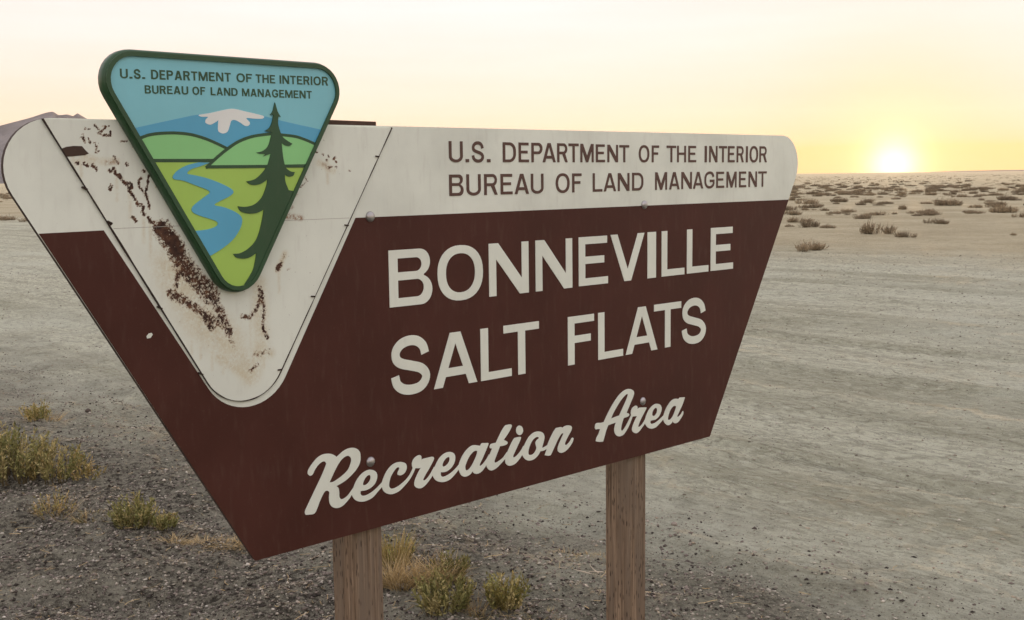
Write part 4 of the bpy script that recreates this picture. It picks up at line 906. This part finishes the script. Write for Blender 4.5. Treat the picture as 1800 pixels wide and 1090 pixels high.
for i, (x, y, w) in enumerate(near_vis):
    far_shrub(i, x, y, w * 1.15, w * (.26 + .24 * rs.random()), 'small dusty shrub in the scrub belt stretching away to the horizon', 'shrubs of the scrub belt')
# the remaining scrub is too far and dense to count
V, Fc, Cc = [], [], []
for x, y, w in rest:
    d = math.hypot(x, y); n = 40 if d < 150 else 18; h_ = w * (.20 + .20 * rs.random()); b0 = sum(len(v) for v in V); col = np.array(DUST[rs.integers(4)])
    a_ = rs.random(n) * 6.283; q_ = np.sqrt(rs.random(n)) * w * .55; zc = h_ * rs.random(n) * np.sqrt(np.maximum(0.05, 1 - (q_ / (w * .6)) ** 2))
    cen = np.c_[x + q_ * np.cos(a_), y + q_ * np.sin(a_), zc]; sz = np.array([1, 1, .5]) * w * (.11 if n == 40 else .17)
    tv = cen[:, None, :] + (rs.random((n, 3, 3)) - .5) * 2 * sz; tv[:, :, 2] = np.abs(tv[:, :, 2])
    V.append(tv.reshape(-1, 3)); Fc.append(np.arange(3 * n).reshape(-1, 3) + b0); Cc.append(np.repeat(col[None] * (.7 + .6 * rs.random((n, 1))), 3, 0))
sme = np_mesh('far_scrub', np.concatenate(V), np.concatenate(Fc), M['plant'], False, np.concatenate(Cc))
tag(link(bpy.data.objects.new('far_scrub', sme)), 'dense far-off belt of desert scrub below the horizon', 'scrub', kind='stuff')

# ------------------------------------------------------------------ loose ground cover
def rocks(name, P, size, cols, flatn, rng):
    """Joined little 8-sided stones."""
    base = np.array([(1, 0, 0), (0, 1, 0), (-1, 0, 0), (0, -1, 0), (0, 0, 1), (0, 0, -1)], float); tri_ = np.array([(0, 1, 4), (1, 2, 4), (2, 3, 4), (3, 0, 4), (1, 0, 5), (2, 1, 5), (3, 2, 5), (0, 3, 5)])
    n = len(P); sc_ = size[:, None, None] * (0.55 + .9 * rng.random((n, 1, 3))) * np.array([1, 1, flatn]); v = (base[None] + (rng.random((n, 6, 3)) - .5) * .5) * sc_
    a_ = rng.random(n) * 6.283; c_, s_ = np.cos(a_)[:, None], np.sin(a_)[:, None]; x = v[:, :, 0] * c_ - v[:, :, 1] * s_; y = v[:, :, 0] * s_ + v[:, :, 1] * c_
    z = ground_h(P[:, 0], P[:, 1]); V_ = np.stack([x + P[:, :1], y + P[:, 1:2], v[:, :, 2] + z[:, None] + size[:, None] * flatn * .25], -1).reshape(-1, 3)
    F_ = (tri_[None] + (np.arange(n) * 6)[:, None, None]).reshape(-1, 3); col = np.repeat(cols, 6, 0)
    return np_mesh(name, V_, F_, M['stone'], False, col)
t = NT('stones'); at = t.node('ShaderNodeAttribute', attribute_name='Col'); M['stone'] = t.done(at.outputs['Color'], 0.9, spec=0.2)
def scatter(n, smax, rmin=3.0, rmax=14, amax=36, soft=1.0):
    out = []
    while len(out) < n:
        m = n * 4; a_ = np.radians((rs.random(m) * 2 - 1) * amax); d = rmin + (rmax - rmin) * rs.random(m) ** 1.25
        x, y = d * np.sin(a_), d * np.cos(a_); s = (x + y) * .7071 + (fbm(x * .8, y * .8, 3, 31) - .5) * 1.6
        k_ = rs.random(m) < 1 - sstep(smax - soft, smax + soft, s); out += list(zip(x[k_], y[k_]))
    return np.array(out[:n])
P = scatter(110000, 3.5, soft=1.1); pal = np.array([(.12, .104, .086), (.21, .184, .152), (.05, .044, .036), (.33, .305, .245), (.45, .43, .36)]); pi = rs.choice(5, len(P), p=[.24, .27, .22, .23, .04])
me = rocks('gravel', P, .0024 + .0080 * rs.random(len(P)) ** 5, pal[pi] * (.8 + .5 * rs.random((len(P), 1))), .7, rs)
tag(link(bpy.data.objects.new('gravel', me)), 'dark loose gravel covering the shoulder around the sign', 'gravel', kind='stuff')
P = scatter(60000, 60, 3.6, 24); pal2 = np.array([(.40, .385, .30), (.31, .295, .225), (.48, .465, .375), (.20, .187, .14), (.37, .32, .23)]); pi = rs.choice(5, len(P), p=[.30, .27, .20, .15, .08])
me = rocks('pebbles', P, (.0028 + .0085 * rs.random(len(P)) ** 5) * (.7 + .045 * np.hypot(P[:, 0], P[:, 1])), pal2[pi] * (.85 + .3 * rs.random((len(P), 1))), .5, rs)
tag(link(bpy.data.objects.new('pebbles', me)), 'small crumbs of salt crust and pebbles scattered over the pale dirt track', 'pebbles', kind='stuff')
# straw litter
P = scatter(2600, 3.6); V, Fc, Cc = [], [], []
for i, (x, y) in enumerate(P):
    a_ = rs.random() * 6.283; l_ = .010 + .032 * rs.random() ** 2.5; cu = (rs.random() - .5) * 1.5; col = np.array(STRAW[rs.integers(4)]) * (.45 + .6 * rs.random()); z = gz(x, y); b0 = len(V); w_ = .0006 + .0008 * rs.random()
    for k_ in range(4):
        s = k_ / 3 - .5; aa = a_ + cu * s; p = np.array([x + math.cos(aa) * l_ * 2 * s, y + math.sin(aa) * l_ * 2 * s, z + .006 + .006 * rs.random()]); n_ = np.array([-math.sin(aa), math.cos(aa), .4]) * w_
        V += [p - n_, p + n_]; Cc += [col] * 2
    for k_ in range(3): q = b0 + 2 * k_; Fc += [(q, q + 1, q + 3), (q, q + 3, q + 2)]
me = np_mesh('straw_litter', V, Fc, M['plant'], False, np.array(Cc)); tag(link(bpy.data.objects.new('straw_litter', me)), 'bits of dry straw lying over the dark gravel', 'straw', kind='stuff')
# single stones big enough to point at
def stone(px, py, w, h, col, label):
    bm = bmesh.new(); bmesh.ops.create_icosphere(bm, subdivisions=2, radius=1); rg = np.random.default_rng(int(px))
    o3 = rg.random(3) * 50
    for v in bm.verts:
        k_ = .75 + .5 * float(fbm(np.array([v.co.x * 1.3 + o3[0]]), np.array([v.co.y * 1.3 + v.co.z * 1.7 + o3[1]]), 3, 5)[0]); v.co = Vector((v.co.x * w * k_, v.co.y * w * .7 * k_, v.co.z * h * k_))
    me = bpy.data.meshes.new('stone'); bm.to_mesh(me); bm.free()
    a_ = me.attributes.new('Col', 'FLOAT_COLOR', 'POINT'); a_.data.foreach_set('color', np.tile(np.array([*col, 1], np.float32), len(me.vertices)))
    me.materials.append(M['stone']); g = gr(px, py); o = link(bpy.data.objects.new('stone', me)); o.location = (g[0], g[1], gz(g[0], g[1]) + h * .4); o.rotation_euler = (0, 0, rg.random() * 3); tag(o, label, 'stone')
stone(1185, 924, .021, .011, (.27, .24, .195), 'flat grey stone lying alone on the pale dirt right of the post')
stone(155, 722, .030, .017, (.07, .058, .045), 'dark lump of earth at the edge of the pale track beside the small tuft')

# ------------------------------------------------------------------ haze
hm = bpy.data.materials.new('pale_haze'); hm.use_nodes = True; hn = hm.node_tree.nodes; hn.remove(hn['Principled BSDF'])
pvn = hn.new('ShaderNodeVolumePrincipled'); hm.node_tree.links.new(pvn.outputs[0], hn['Material Output'].inputs['Volume'])
pvn.inputs['Color'].default_value = (0.95, 0.93, 0.90, 1); pvn.inputs['Density'].default_value = 1.6e-5; pvn.inputs['Anisotropy'].default_value = 0.35
R_H, Z0, Z1 = 16500.0, -7.0, 900.0
hv = [(x, y, z) for z in (Z0, Z1) for x, y in ((-R_H, -R_H), (R_H, -R_H), (R_H, R_H), (-R_H, R_H))]
hz = mesh_obj('haze', hv, [(3, 2, 1, 0), (4, 5, 6, 7), (0, 1, 5, 4), (1, 2, 6, 5), (2, 3, 7, 6), (3, 0, 4, 7)], hm)
tag(hz, 'pale dusty evening haze filling the air over the plain', 'haze', kind='stuff')
